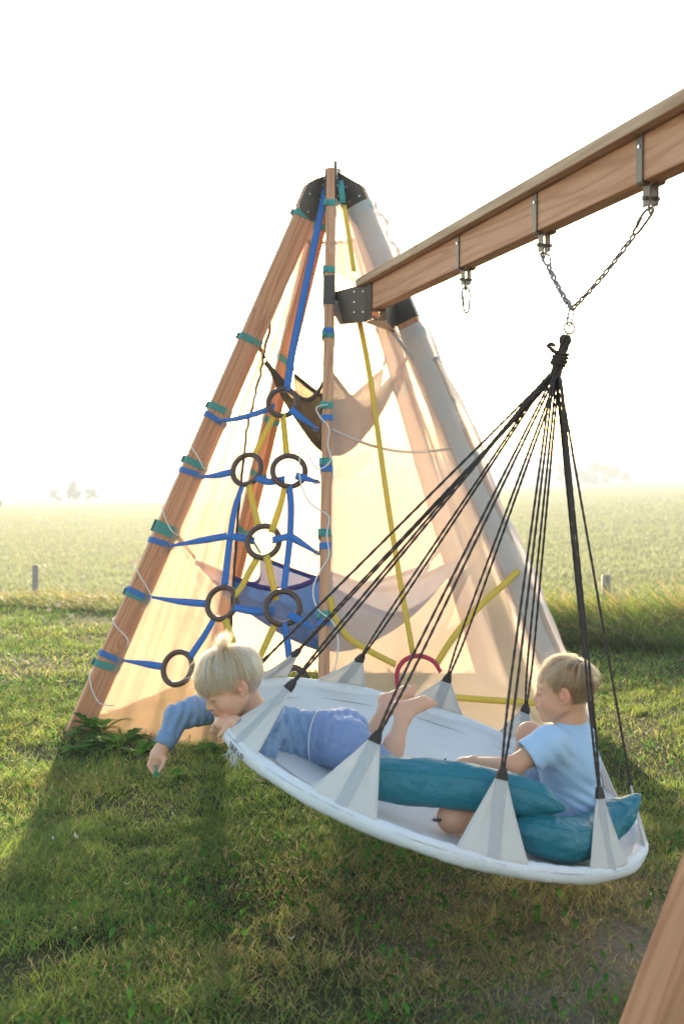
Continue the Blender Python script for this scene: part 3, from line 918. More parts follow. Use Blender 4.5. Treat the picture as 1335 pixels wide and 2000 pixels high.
def fr_build(t0, t1, smax, skip=None):
    nu, nv = 84, 90
    vs = [fr_point(smax * b / nu, t0(b / nu) + (t1(b / nu) - t0(b / nu)) * a / nv) for a in range(nv + 1) for b in range(nu + 1)]
    fs = []
    for a in range(nv):
        for b in range(nu):
            if skip and skip(smax * (b + .5) / nu, t0(b / nu) + (t1(b / nu) - t0(b / nu)) * (a + .5) / nv): continue
            q = a * (nu + 1) + b
            fs.append((q, q + 1, q + nu + 2, q + nu + 1))
    return vs, fs, nu, nv
ty = (pole_t(1, 610) + pole_t(2, 640)) / 2
cut = lambda q: pole_t(1, 600) - .075 * sstep((q - .62) / .3)
vs, fs, nu, nv = fr_build(lambda q: .004, lambda q: cut(q), 1.18)
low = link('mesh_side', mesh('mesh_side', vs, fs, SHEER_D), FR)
v, f = strap([vs[nv * (nu + 1) + b] for b in range(nu + 1)], .018, .002, Vector((0, 0, 1))); link('hem', mesh('hem', v, f, HEM), low)
v, f = strap([vs[b] for b in range(nu + 1)], .018, .002, Vector((0, 0, 1))); link('hem', mesh('hem', v, f, HEM), low)
vs, fs, nu, nv = fr_build(lambda q: pole_t(1, 545), lambda q: pole_t(1, 392) - .012 * (1 - math.sin(math.pi * q)), 1.0)
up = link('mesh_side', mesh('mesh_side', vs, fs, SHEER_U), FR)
for pts in ([vs[nv * (nu + 1) + b] for b in range(nu + 1)], [vs[a * (nu + 1) + nu] for a in range(nv + 1)]):
    v, f = strap(pts, .016, .002, Vector((0, 0, 1)) if pts[0].z > 2.5 and pts[-1].z > 2.5 else Vector((1, 0, 0))); link('hem', mesh('hem', v, f, HEM), up)
# double cloth sleeve folded round the right pole, below and above the yoke
for ta, tb in ((.006, pole_t(2, 640)), (pole_t(2, 560), pole_t(2, 402))):
    sv, sf = [], []
    prof = [(-PDp * .62, -PW / 2 - .012), (-PDp * .2, -PW / 2 - .022), (PDp * .3, -PW / 2 - .020), (PDp / 2 + .022, -PW / 2 - .004), (PDp / 2 + .034, PW / 2 + .004), (PDp / 2 + .008, PW / 2 + .022)]
    for a in range(61):
        t = ta + (tb - ta) * a / 60
        for b, (x, y) in enumerate(prof):
            wv = .004 * math.sin(a * .9 + b * 2) + .006 * math.sin(a * .23 + b)
            sv.append(on_pole(2, t, x + (wv if b > 2 else 0) + (.010 * math.sin(a * .33) if b >= 3 else 0), y - (wv * .5 if b in (1, 2) else 0)))
    for a in range(60):
        for b in range(len(prof) - 1):
            q = a * len(prof) + b; sf.append((q, q + 1, q + len(prof) + 1, q + len(prof)))
    link('pole_sleeve', mesh('pole_sleeve', sv, sf, SLEEVE), FR)
# seam across the lower part
v, f = strap([fr_point(s, .515 + .02 * math.sin(math.pi * s) * -1, .004) for s in np.linspace(0, 1.0, 40)], .014, .002, Vector((0, 0, 1)))
link('seam', mesh('seam', v, f, simple('pale_seam', (.80, .74, .68), rough=.9, transl=.6)), low)

FRN = (on_pole(2, .3) - on_pole(1, .3)).cross(Vector((0, 0, 1))).normalized()
FRN = ((on_pole(2, .1) - on_pole(1, .1)).cross(on_pole(1, .9) - on_pole(1, .1))).normalized()
if FRN.y > 0: FRN = -FRN
FRO = on_pole(1, .3, PDp / 2) + FRN * .022
def fhit(px, py): return plane_hit(px, py, FRO, FRN)
def frstrap(pts, w, mat, name='trim_strap', n=8, parent=None, wd=None):
    path = bezier_path([fhit(*p) for p in pts], n) if len(pts) > 2 else [fhit(*pts[0]).lerp(fhit(*pts[1]), k / 10) for k in range(11)]
    wds = []
    for k in range(len(path)):
        tg = path[min(k + 1, len(path) - 1)] - path[max(k - 1, 0)]
        wds.append(tg.cross(FRN))
    v, f = strap(path, w, .003, wds)
    return link(name, mesh(name, v, f, mat), parent or FR)
frstrap([(672, 400), (691, 530)], .026, YELLOW)
frstrap([(699, 614), (722, 735), (752, 950), (780, 1130), (806, 1278)], .030, YELLOW)
frstrap([(645, 1165), (652, 1200), (675, 1240), (715, 1268), (772, 1298)], .030, YELLOW)
frstrap([(1012, 1114), (985, 1140), (935, 1185), (885, 1245), (852, 1296)], .032, YELLOW)
frstrap([(882, 1362), (950, 1367), (1045, 1373)], .030, YELLOW)
frstrap([(776, 1345), (776, 1310), (792, 1288), (818, 1281), (845, 1291), (860, 1313)], .022, RED, name='red_arch')
link('apex_strap', mesh('apex_strap', *strap([P(664, 352, 6.30), P(666, 365, 6.24), P(669, 396, 6.18)], .030, .003, Vector((1, 0, 0))), TEAL), FR)

# ------------------------------------------------------------------ ring net
NET = empty('ring_net', (-.6, 5.6, .3), 'climbing net of dark rings joined by blue and yellow webbing', 'climbing net')
a0 = on_pole(0, .15, 0, 0); a1 = on_pole(1, .15); a2 = on_pole(0, .85)
NN = (a1 - a0).cross(a2 - a0).normalized()
if NN.y > 0: NN = -NN
NO = a0 + NN * .01
def nh(px, py, lift=0): return plane_hit(px, py, NO + NN * lift, NN)
RINGS = [(552, 786, .078), (482, 917, .084), (564, 920, .084), (514, 1058, .084), (433, 1178, .084), (552, 1187, .084), (347, 1305, .085), (568, 1337, .084), (480, 1323, .084)]
for q, (px, py, r) in enumerate(RINGS):
    c = nh(px, py)
    ax = NN.copy()
    # rings seen narrow are turned out of the plane
    turn = {0: .5, 2: .65, 3: .35, 5: .55, 7: .7}.get(q, .12)
    ax.rotate(Matrix.Rotation(turn, 3, 'Z'))
    M = frame(c, ax, Vector((0, 0, 1)))
    pts = [Vector((math.cos(a), math.sin(a), 0)) * (r * 1.08 - .012) for a in np.linspace(0, 2 * math.pi, 49)[:-1]]
    v, f = tube(pts, .0142, 12, closed=True)
    link('ring', mesh('ring', v, f, RUBBER), NET, M)

def nstrap(pts, mat, w=.030, w1=None, parent=None, lift=.0, twist=0.0, pinch=None):
    P3 = [nh(p[0], p[1], lift + (p[2] if len(p) > 2 else 0)) for p in pts]
    path = bezier_path(P3, 8) if len(P3) > 2 else [P3[0].lerp(P3[1], k / 8) for k in range(9)]
    wds = []
    n = len(path)
    for k in range(n):
        tg = path[min(k + 1, n - 1)] - path[max(k - 1, 0)]
        wd = tg.cross(NN).normalized()
        wd.rotate(Matrix.Rotation(twist * (k / n - .5), 3, tg.normalized()))
        wds.append(wd)
    wf = None
    if pinch == 'start': wf = lambda t: .28 + .72 * min(1, t * 1.5)
    if pinch == 'end': wf = lambda t: .28 + .72 * min(1, (1 - t) * 1.5)
    v, f = strap(path, w, .0032, wds, wf)
    return link('net_strap', mesh('net_strap', v, f, mat), parent or NET)

# big riser from the hub, slightly in front of the others
nstrap([(637, 362, -.02), (615, 470), (588, 600), (572, 680), (560, 764)], BLUE, w=.044, lift=.004)
S = [
 (BLUE, [(415, 820), (450, 820), (500, 808), (536, 793)], 'start'), (BLUE, [(566, 799), (590, 817), (624, 841)], 'end'),
 (YELLOW, [(538, 806), (522, 838), (495, 893)], None), (YELLOW, [(552, 808), (556, 850), (560, 894)], None),
 (BLUE, [(387, 932), (420, 929), (458, 921)], 'start'), (BLUE, [(500, 933), (525, 941), (556, 936)], None), (BLUE, [(577, 929), (598, 935), (625, 943)], 'end'),
 (BLUE, [(473, 948), (458, 995), (448, 1060), (438, 1148)], None), (YELLOW, [(486, 946), (494, 985), (505, 1032)], None), (YELLOW, [(556, 948), (548, 985), (530, 1040)], None),
 (BLUE, [(564, 948), (568, 990), (565, 1060), (553, 1158)], None), (BLUE, [(329, 1067), (380, 1058), (443, 1047)], 'start'), (BLUE, [(443, 1047), (470, 1050), (496, 1057)], None),
 (BLUE, [(532, 1055), (550, 1051), (566, 1047)], None), (BLUE, [(566, 1047), (590, 1062), (625, 1084)], 'end'),
 (YELLOW, [(506, 1084), (488, 1115), (474, 1142), (457, 1165)], None), (YELLOW, [(520, 1085), (528, 1120), (540, 1172)], None),
 (BLUE, [(290, 1165), (345, 1174), (411, 1180)], 'start'), (BLUE, [(454, 1186), (495, 1194), (536, 1194)], None), (BLUE, [(563, 1200), (590, 1214), (627, 1237)], 'end'),
 (BLUE, [(421, 1203), (400, 1240), (370, 1285)], None), (YELLOW, [(438, 1207), (452, 1245), (468, 1300)], None), (YELLOW, [(540, 1213), (525, 1245), (500, 1300)], None),
 (BLUE, [(553, 1215), (562, 1260), (567, 1312)], None), (BLUE, [(240, 1290), (280, 1296), (322, 1303)], 'start')]
for mat, pts, pin in S:
    nstrap(pts, mat, w=.036 if mat is BLUE else .035, pinch=pin, lift=.003, twist=RNG.uniform(-.5, .5))
for i, ys in ((0, (820, 924, 1060, 1160, 1283)), (1, (655, 828, 925, 1075, 1220))):
    for y in ys: link('pole_loop', wrap(i, y, BLUE, h=.030, th=.004), NET)
for (px, py) in ((431, 826), (387, 932), (328, 1067), (290, 1166), (239, 1290), (617, 838), (617, 941), (618, 1080), (618, 1232)):
    c = nh(px, py, .008)
    M = frame(c, NN, Vector((0, 0, 1)))
    v, f = tube([Vector((math.cos(a) * .011, math.sin(a) * .015, 0)) for a in np.linspace(0, 2 * math.pi, 13)[:-1]], .0025, 6, closed=True)
    link('buckle', mesh('buckle', v, f, ZINC), NET, M)

# ------------------------------------------------------------------ hammocks strung between the poles
def hammock(name, label, zc, zlow, tpole, mat, edgemat, strapmat, reach):
    H = empty(name, (0, 6.45, zlow), label, 'hammock')
    cen = Vector((sum(on_pole(i, tpole[i]).x for i in range(5)) / 5, sum(on_pole(i, tpole[i]).y for i in range(5)) / 5, 0))
    cor = []
    for i in range(5):
        a = on_pole(i, tpole[i], -PDp / 2)
        c = cen.copy(); c.z = zlow
        k = reach[i]
        p = a.lerp(c, k); p.z = a.z + (zc - a.z) * .35
        cor.append((a, p))
    rings, seg = 14, 12
    # boundary points : inward-curved edges between the corners
    bnd = []
    for i in range(5):
        p, q = cor[i][1], cor[(i + 1) % 5][1]
        for k in range(seg):
            s = k / seg
            m = p.lerp(q, s)
            e = math.sin(math.pi * s)
            inw = (Vector((cen.x, cen.y, m.z)) - m)
            m = m + inw * .24 * e
            m.z -= (zc - zlow) * .45 * e + .02
            bnd.append(m)
    nb = len(bnd)
    vs = []
    for r in range(1, rings + 1):
        t = r / rings
        for k, b in enumerate(bnd):
            z = zlow + (b.z - zlow) * t ** 1.8
            rip = .012 * math.sin(k * 1.9 + r * .3) * math.sin(math.pi * t) + .008 * math.sin(k * .7 + 3) * t
            vs.append(Vector((cen.x + (b.x - cen.x) * t, cen.y + (b.y - cen.y) * t, z + rip)))
    vs.append(Vector((cen.x, cen.y, zlow)))
    fs = []
    for r in range(rings - 1):
        for k in range(nb): fs.append((r * nb + k, r * nb + (k + 1) % nb, (r + 1) * nb + (k + 1) % nb, (r + 1) * nb + k))
    for k in range(nb): fs.append((len(vs) - 1, (k + 1) % nb, k))
    link('cloth', mesh('cloth', vs, fs, mat), H)
    rim = vs[(rings - 1) * nb: rings * nb]
    v, f = strap(rim + [rim[0]], .026, .003, Vector((0, 0, 1)))
    link('edge_webbing', mesh('edge_webbing', v, f, edgemat), H)
    for a, p in cor:
        pts = [a.lerp(p, k / 6) for k in range(7)]
        v, f = strap(pts, .026, .004, Vector((0, 0, 1)), lambda t: 1.0 - .5 * t)
        link('corner_strap', mesh('corner_strap', v, f, strapmat), H)
    return H
NAVY = simple('navy_webbing', (.045, .05, .26), rough=.85, transl=.15)
tl = [pole_t(0, 1036), pole_t(1, 1055), pole_t(2, 1030), pole_t(3, 1060), pole_t(4, 1035)]
hammock('hammock', 'blue mesh hammock slung low inside the pyramid on teal straps', .62, .33, tl, HAM_BLUE, NAVY, TEAL, (.11, .16, .14, .12, .14))
tu = [pole_t(0, 668), pole_t(1, 690), pole_t(2, 680), pole_t(3, 690), pole_t(4, 700)]
hammock('hammock', 'dark olive mesh hammock slung high inside the pyramid', 1.78, 1.38, tu, HAM_DARK, OLIVE, OLIVE, (.08, .08, .06, .08, .08))

# ------------------------------------------------------------------ white cord wound down the poles
def cord(label, i, marks, r=.0035):
    pts = []
    for (px, py, fr_) in marks:
        D = on_pole(i, pole_t(i, py)).y
        pts.append(P(px, py, D - .085 if fr_ else D + .05))
    v, f = tube(bezier_path(pts, 8), r, 6)
    tag(link('cord', mesh('cord', v, f, CORD)), label, 'cord')
cord('white cord spiralling down the far left pole of the pyramid', 0, [(372, 870, 1), (388, 895, 1), (396, 912, 1), (400, 925, 0), (322, 985, 0), (320, 1002, 1), (330, 1028, 1), (338, 1040, 1), (352, 1058, 0), (268, 1095, 0), (270, 1118, 1), (286, 1145, 1), (295, 1165, 1), (288, 1182, 1), (262, 1200, 0), (224, 1205, 0), (226, 1222, 1), (248, 1246, 1), (249, 1262, 1), (238, 1276, 0), (182, 1305, 0), (177, 1335, 1), (190, 1368, 1), (205, 1377, 1), (222, 1378, 1)])
cord('white cord looping down beside the front pole of the pyramid', 1, [(640, 790, 1), (618, 796, 1), (625, 815, 1), (642, 835, 1), (640, 870, 1), (645, 900, 1), (618, 915, 1), (590, 870, 1), (585, 930, 1), (600, 975, 1), (622, 995, 1), (642, 1010, 1), (638, 1045, 1), (642, 1085, 1), (625, 1115, 1), (612, 1145, 1), (614, 1175, 1), (625, 1195, 1), (650, 1215, 1), (660, 1255, 1), (655, 1300, 1), (645, 1325, 1)])

# ------------------------------------------------------------------ swing
SW_C = Vector((.2654, 3.6, .4055)); SU = Vector((.95604, 0, -.29323)); SV = Vector((.02266, .99701, .07388)); SN = Vector((.29235, -.07728, .95318))
SR = .655
SWING = empty('swing', SW_C, 'round white fabric platform swing hung on black ropes, tilted in mid swing', 'swing')
CANVAS = simple('white_canvas', (.76, .75, .73), rough=.75, bump=.6, bdist=.012, bscale=12, var=.07, vscale=5, transl=.12)
RIMM = simple('padded_rim', (.72, .72, .72), rough=.7, bump=.6, bscale=160, var=.09, vscale=7)
TABM = simple('cream_tab', (.80, .76, .70), rough=.8, bump=.6, bdist=.010, bscale=26, var=.07, transl=.30)
TABG = simple('grey_tab_band', (.58, .575, .56), rough=.8, bump=.4, bscale=300, transl=.2)
ROPE = simple('black_rope', (.042, .030, .022), rough=.75, bump=.3, bscale=500)
def on_swing(px, py, h=0.0): return plane_hit(px, py, SW_C + SN * h, SN)
def rimp(deg, r=SR, h=0.0):
    a = math.radians(deg)
    return SW_C + (SU * math.cos(a) + SV * math.sin(a)) * r + SN * h
# bed: sags a little in the middle
nr, na = 26, 120
vs = []
for i in range(1, nr + 1):
    r = i / nr
    for k in range(na):
        a = 360 * k / na
        ph = math.radians(a)
        x, y = r * math.cos(ph), r * math.sin(ph)
        h = -.055 * (1 - r ** 2.2) - .012 * math.exp(-((x - .45) ** 2 + (y + .25) ** 2) / .12) - .010 * math.exp(-((x + .3) ** 2 + (y + .4) ** 2) / .1)
        h += .0035 * math.sin(a / 360 * 2 * math.pi * 11 + 2 * math.sin(3 * r)) * r ** 3 + .003 * math.sin(9 * x + 4 * y) * (1 - r)
        vs.append(rimp(a, r * (SR - .006), h))
vs.append(SW_C - SN * .067)
fs = []
for i in range(nr - 1):
    for k in range(na): fs.append((i * na + k, i * na + (k + 1) % na, (i + 1) * na + (k + 1) % na, (i + 1) * na + k))
for k in range(na): fs.append((len(vs) - 1, (k + 1) % na, k))
link('bed', mesh('bed', vs, fs, CANVAS), SWING)
# seam ring on the bed
v, f = tube([rimp(a, SR * .86, -.055 * (1 - .86 ** 2.2) + .0005) for a in np.linspace(0, 360, 121)[:-1]], .0022, 5, closed=True)
link('bed_seam', mesh('bed_seam', v, f, TABG), SWING)
# rim : soft padding with slight folds
vs = []; nt = 14; nc = 320
for i in range(nc):
    a = 360 * i / nc
    c = rimp(a); rad = (c - SW_C).normalized()
    rr = .0205 * (1 + .04 * math.sin(a * .35) + .025 * math.sin(a * 1.3 + 1) + .012 * math.sin(a * 2.9))
    for k in range(nt):
        b = 2 * math.pi * k / nt
        q = rr * (1 + .05 * math.sin(3 * b + a * .2))
        vs.append(c + rad * math.cos(b) * q + SN * (math.sin(b) * q * 1.15 - .004))
fs = [(i * nt + k, i * nt + (k + 1) % nt, ((i + 1) % nc) * nt + (k + 1) % nt, ((i + 1) % nc) * nt + k) for i in range(nc) for k in range(nt)]
link('rim', mesh('rim', vs, fs, RIMM), SWING)
v, f = tube([rimp(a, SR + .0165, .007) for a in np.linspace(0, 360, 241)[:-1]], .0017, 5, closed=True)
link('piping', mesh('piping', v, f, TABG), SWING)

KNOT = P(1088, 716, 3.6); KTOP = P(1104, 662, 3.6); RING = P(1111, 641, 3.6)
TABS = [(211, .205), (246, .20), (281, .215), (316, .195), (350, .175), (25, .15), (56, .15), (85, .150), (117, .140), (146, .14), (176, .16)]
for ti, (deg, hh) in enumerate(TABS):
    base = rimp(deg)
    d = (KNOT - base).normalized()
    # the tab lies in the plane of the rope pull and the rim tangent
    apx = base + d * hh
    tan = (rimp(deg + 1) - rimp(deg - 1)).normalized()
    half = 8.6
    nu, nv = 18, 12
    vs = []
    for a in range(nv + 1):
        t = a / nv
        for b in range(nu + 1):
            s = b / nu * 2 - 1
            bp = rimp(deg + s * half, SR + .016, .004) if t < .001 else rimp(deg + s * half, SR + .014 * (1 - t), .01)
            p = bp.lerp(apx + tan * s * .012, t)
            nrm = tan.cross(d).normalized()
            p = p + nrm * (.0022 * math.sin(s * 9 + ti) * (1 - t) * t * 4 + .002 * math.sin(s * 17 + ti * 2 + 3 * t) * t * (1 - t) * 3)
            vs.append(p)
    fs = [(a * (nu + 1) + b, a * (nu + 1) + b + 1, (a + 1) * (nu + 1) + b + 1, (a + 1) * (nu + 1) + b) for a in range(nv) for b in range(nu)]
    me = mesh('tab', vs, fs, TABM)
    tb = link('tab', me, SWING)
    md = tb.modifiers.new('thick', 'SOLIDIFY'); md.thickness = .003; md.offset = 0
    # grey reinforcing band down the middle, a hem on both edges
    nrm = tan.cross(d).normalized()
    for sgn in (1, -1):
        path = [base.lerp(apx, k / 8) + nrm * sgn * (.0035 + (.016 * (1 - k / 8) if sgn * nrm.dot(rimp(deg, 1) - rimp(deg, 0)) > 0 else -.0 )) for k in range(9)]
    out_s = 1 if nrm.dot(rimp(deg, 1) - rimp(deg, 0)) > 0 else -1
    bv, bf = [], []
    for side in (1, -1):
        o_ = len(bv)
        for a in range(nv + 1):
            t = a / nv
            hw = ((vs[a * (nu + 1) + nu] - vs[a * (nu + 1)]).length) / 2
            sb = min(.96, .0175 / hw)
            for q in range(7):
                x = (q / 6 * 2 - 1) * sb
                fb = (x + 1) / 2 * nu; i0 = min(nu - 1, int(fb))
                bv.append(vs[a * (nu + 1) + i0].lerp(vs[a * (nu + 1) + i0 + 1], fb - i0) + nrm * side * .0026)
        for a in range(nv):
            for q in range(6): bf.append((o_ + a * 7 + q, o_ + a * 7 + q + 1, o_ + a * 7 + q + 8, o_ + a * 7 + q + 7))
    v, f = bv, bf
    link('band', mesh('band', v, f, TABG), tb)
    v, f = merge([tube([vs[a * (nu + 1)] for a in range(nv + 1)], .0028, 5), tube([vs[a * (nu + 1) + nu] for a in range(nv + 1)], .0028, 5)])
    link('edging', mesh('edging', v, f, TABM), tb)
    # black webbing loop
    w0 = apx - d * .006; w1 = apx + d * .026
    bm = bmesh.new()
    ring_ = []
    for (c, hw, ht) in ((w0, .017, .006), (apx + d * .010, .014, .006), (w1, .008, .005)):
        ring_.append([bm.verts.new(c + tan * x * hw + nrm * y * ht) for x, y in ((-1, -1), (1, -1), (1, 1), (-1, 1))])
    for r0, r1 in zip(ring_[:-1], ring_[1:]):
        for k in range(4): bm.faces.new((r0[k], r0[(k + 1) % 4], r1[(k + 1) % 4], r1[k]))
    bm.faces.new(ring_[0][::-1]); bm.faces.new(ring_[-1])
    link('rope_loop', bm_mesh('rope_loop', bm, ROPE), SWING)
    # two rope legs that run together into the gathered bundle
    kn = KNOT + (KTOP - KNOT) * -.15
    gat = kn.lerp(w1, .035 + .05 * ((ti * 37) % 10) / 10)
    gat = gat + Vector((RNG.uniform(-.012, .012), RNG.uniform(-.012, .012), 0))
    for s in (-1, 1):
        pth = [w1 - d * .008 + tan * s * .003, w1.lerp(gat, .16) + tan * s * .0095, w1.lerp(gat, .5) + tan * s * .0075, w1.lerp(gat, .82) + tan * s * .005, gat + tan * s * .004, kn + (kn - gat).normalized() * .01 + tan * s * .003]
        v, f = tube(bezier_path(pth, 24), .0036, 7, lumps=2, twist=38)
        link('rope', mesh('rope', v, f, ROPE), SWING)
# gathered knot: a core of ropes, turns of cord round it, a loose loop
kd = (KTOP - KNOT).normalized(); kx = kd.orthogonal().normalized(); ky = kd.cross(kx)
core = []
for k in range(11):
    a = k * 2.399
    r = .004 + .0105 * math.sqrt(k / 11)
    path = [KNOT - kd * .035 + (kx * math.cos(a) + ky * math.sin(a)) * r * .9, KNOT + (kx * math.cos(a + .5) + ky * math.sin(a + .5)) * r, KNOT.lerp(KTOP, .6) + (kx * math.cos(a + 1) + ky * math.sin(a + 1)) * r * .85, KTOP + (kx * math.cos(a + 1.6) + ky * math.sin(a + 1.6)) * r * 1.15, KTOP + kd * .010 + (kx * math.cos(a + 2) + ky * math.sin(a + 2)) * r * .6]
    core.append(tube(bezier_path(path, 8), .0048, 7, lumps=2, twist=38))
turn = []
L_ = (KTOP - KNOT).length
for k in range(8 * 18):
    a = k / 18 * 2 * math.pi; t = .02 + .50 * k / (8 * 18)
    turn.append(KNOT + kd * (L_ * (t + .05 * math.sin(a * .5))) + (kx * math.cos(a) + ky * math.sin(a)) * (.0195 + .003 * math.sin(a * .37 + 1)))
core.append(tube(turn, .0042, 7, lumps=2, twist=38))
core.append(tube(bezier_path([P(1085, 690, 3.58), P(1076, 682, 3.585), P(1070, 676, 3.59), P(1074, 672, 3.60), P(1084, 676, 3.6)], 6), .006, 7, lumps=2, twist=38))
v, f = merge(core); link('knot', mesh('knot', v, f, ROPE), SWING)
v, f = tube(bezier_path([P(1072, 678, 3.59), P(1058, 692, 3.58), P(1051, 712, 3.58), P(1053, 730, 3.58), P(1060, 742, 3.58)], 8), .0012, 5)
link('loose_cord', mesh('loose_cord', v, f, ROPE), SWING)
v, f = tube([RING + (Vector((math.cos(a), .25 * math.cos(a), math.sin(a)))) * .0165 for a in np.linspace(0, 2 * math.pi, 25)[:-1]], .0032, 7, closed=True)
link('top_ring', mesh('top_ring', v, f, ZINC), SWING)
# worn dark printing and frayed threads on the left of the rim
INK = simple('dark_print', (.06, .06, .075), rough=.8)
def rim_surf(deg, el):
    c = rimp(deg); rad = (c - SW_C).normalized()
    return c + rad * math.cos(el) * .0232 + SN * (math.sin(el) * .0260 - .004)
def ink(pts):
    path = [rim_surf(a, e) for a, e in pts]
    return strap(path, .0032, .0008, (path[1] - path[0]).cross(rim_surf(pts[0][0], pts[0][1]) - rimp(pts[0][0])))
marks = [ink([(209.4, .25), (209.7, -.5)]), ink([(209.7, -.5), (210.5, -.55), (210.8, .15)]), ink([(211.4, .1), (211.6, -.5)]), ink([(212.4, .05), (212.6, -.5)]), ink([(212.4, .05), (213.3, 0)]), ink([(214.2, 0), (213.9, -.45), (214.8, -.5)]), ink([(215.4, 0), (215.3, -.5), (216.1, -.45), (216.2, 0), (215.4, 0)])]
v, f = merge(marks); link('printed_mark', mesh('printed_mark', v, f, INK), SWING)
fr = []
for k in range(26):
    a = RNG.uniform(208.5, 213.5); c = rim_surf(a, RNG.uniform(-.9, -.4))
    fr.append(tube(bezier_path([c, c + Vector((RNG.normal(-.004, .004), RNG.normal(0, .003), -.010)), c + Vector((RNG.normal(-.002, .008), RNG.normal(0, .005), -RNG.uniform(.018, .038)))], 3), .0009, 4))
v, f = merge(fr); link('frayed_thread', mesh('frayed_thread', v, f, RIMM), SWING)

# ------------------------------------------------------------------ chains, carabiners
def link_mesh(L, W, r):
    pts = []
    for a in np.linspace(-math.pi / 2, math.pi / 2, 8): pts.append(Vector((math.cos(a) * (W / 2 - r) * -0 + math.sin(a) * (W / 2 - r), 0, (L - W) / 2 + math.cos(a) * (W / 2 - r))))
    for a in np.linspace(math.pi / 2, 3 * math.pi / 2, 8): pts.append(Vector((math.sin(a) * (W / 2 - r), 0, -(L - W) / 2 + math.cos(a) * (W / 2 - r))))
    v, f = tube(pts, r, 8, closed=True)
    return mesh('chain_link', v, f, ZINC)
CL = link_mesh(.031, .0185, .0037)
def carabiner(a, b, parent, w=.030, r=.0040):
    """pear shaped snap hook between two points"""
    L = (b - a).length
    pts = []
    prof = [(0, 0), (.30, .03), (.46, .14), (.5, .30), (.43, .55), (.36, .80), (.27, .94), (0, 1.0), (-.27, .94), (-.36, .80), (-.43, .55), (-.5, .30), (-.46, .14), (-.30, .03)]
    M = frame(a, b - a, Vector((1, .45, .1)))
    pr = bezier_path([Vector((x * w, 0, (1 - t) * L)) for x, t in prof] + [Vector((0, 0, L))], 4)[:-1]
    v, f = tube(pr, r, 8, closed=True)
    c = link('carabiner', mesh('carabiner', v, f, ZINC), parent, M) if parent else tag(link('carabiner', mesh('carabiner', v, f, ZINC), None, M), 'bright pear-shaped carabiner hanging empty from the hanger nearest the pyramid', 'carabiner')
    v, f = tube([Vector((-w * .36, 0, L * .28)), Vector((-w * .46, 0, L * .66))], r * 1.35, 8)
    link('gate', mesh('gate', v, f, ZINC), c, M)
    return c
qk_top = P(1116, 604, 3.6); qk_bot = P(1110, 634, 3.6)
def chain(label, hang, px1, n):
    E_ = empty('chain', hang, label, 'chain', 'chains that carry the swing')
    cend = P(px1[0], px1[1], hang.y + (3.6 - hang.y) * .25)
    carabiner(cend, hang + Vector((0, 0, .012)), E_)
    a = cend; b = qk_top
    d = b - a
    for k in range(n):
        t = (k + .5) / n
        c = a + d * t; c.z -= .010 * math.sin(math.pi * t)
        sc = d.length / n / (.031 - 2 * .0037)
        M = frame(c, d, d.cross(c - EYE)) @ Matrix.Rotation(.62 + (math.pi / 2) * (k % 2) + .15 * math.sin(k * 2.1), 4, 'Z') @ Matrix.Scale(sc, 4)
        link('chain_link', CL, E_, M)
    return E_
chain('short galvanised chain from the middle hanger down to the swing', HANG[1], (1069, 518), 10)
chain('longer galvanised chain from the hanger furthest right down to the swing', HANG[2], (1238, 458), 15)
carabiner(HANG[0] + Vector((.003, 0, -.088)), HANG[0] + Vector((0, 0, .008)), None, w=.034, r=.0042)
# quick link joining the two chains to the ring of the swing
M = frame((qk_top + qk_bot) / 2, qk_top - qk_bot, Vector((1, .4, 0)))
v, f = tube([Vector((math.cos(a) * .0085, 0, (.017 if math.sin(a) > 0 else -.017) + math.sin(a) * .0085)) for a in np.linspace(.01, 2 * math.pi + .01, 25)[:-1]], .003, 8, closed=True)
ql = tag(link('quick_link', mesh('quick_link', v, f, ZINC), None, M), 'bright oval quick link joining both chains to the swing ring', 'quick link')
v, f = tube([Vector((-.0085, 0, -.009)), Vector((-.0085, 0, .009))], .0047, 6); link('sleeve_nut', mesh('sleeve_nut', v, f, CHROME), ql, M)

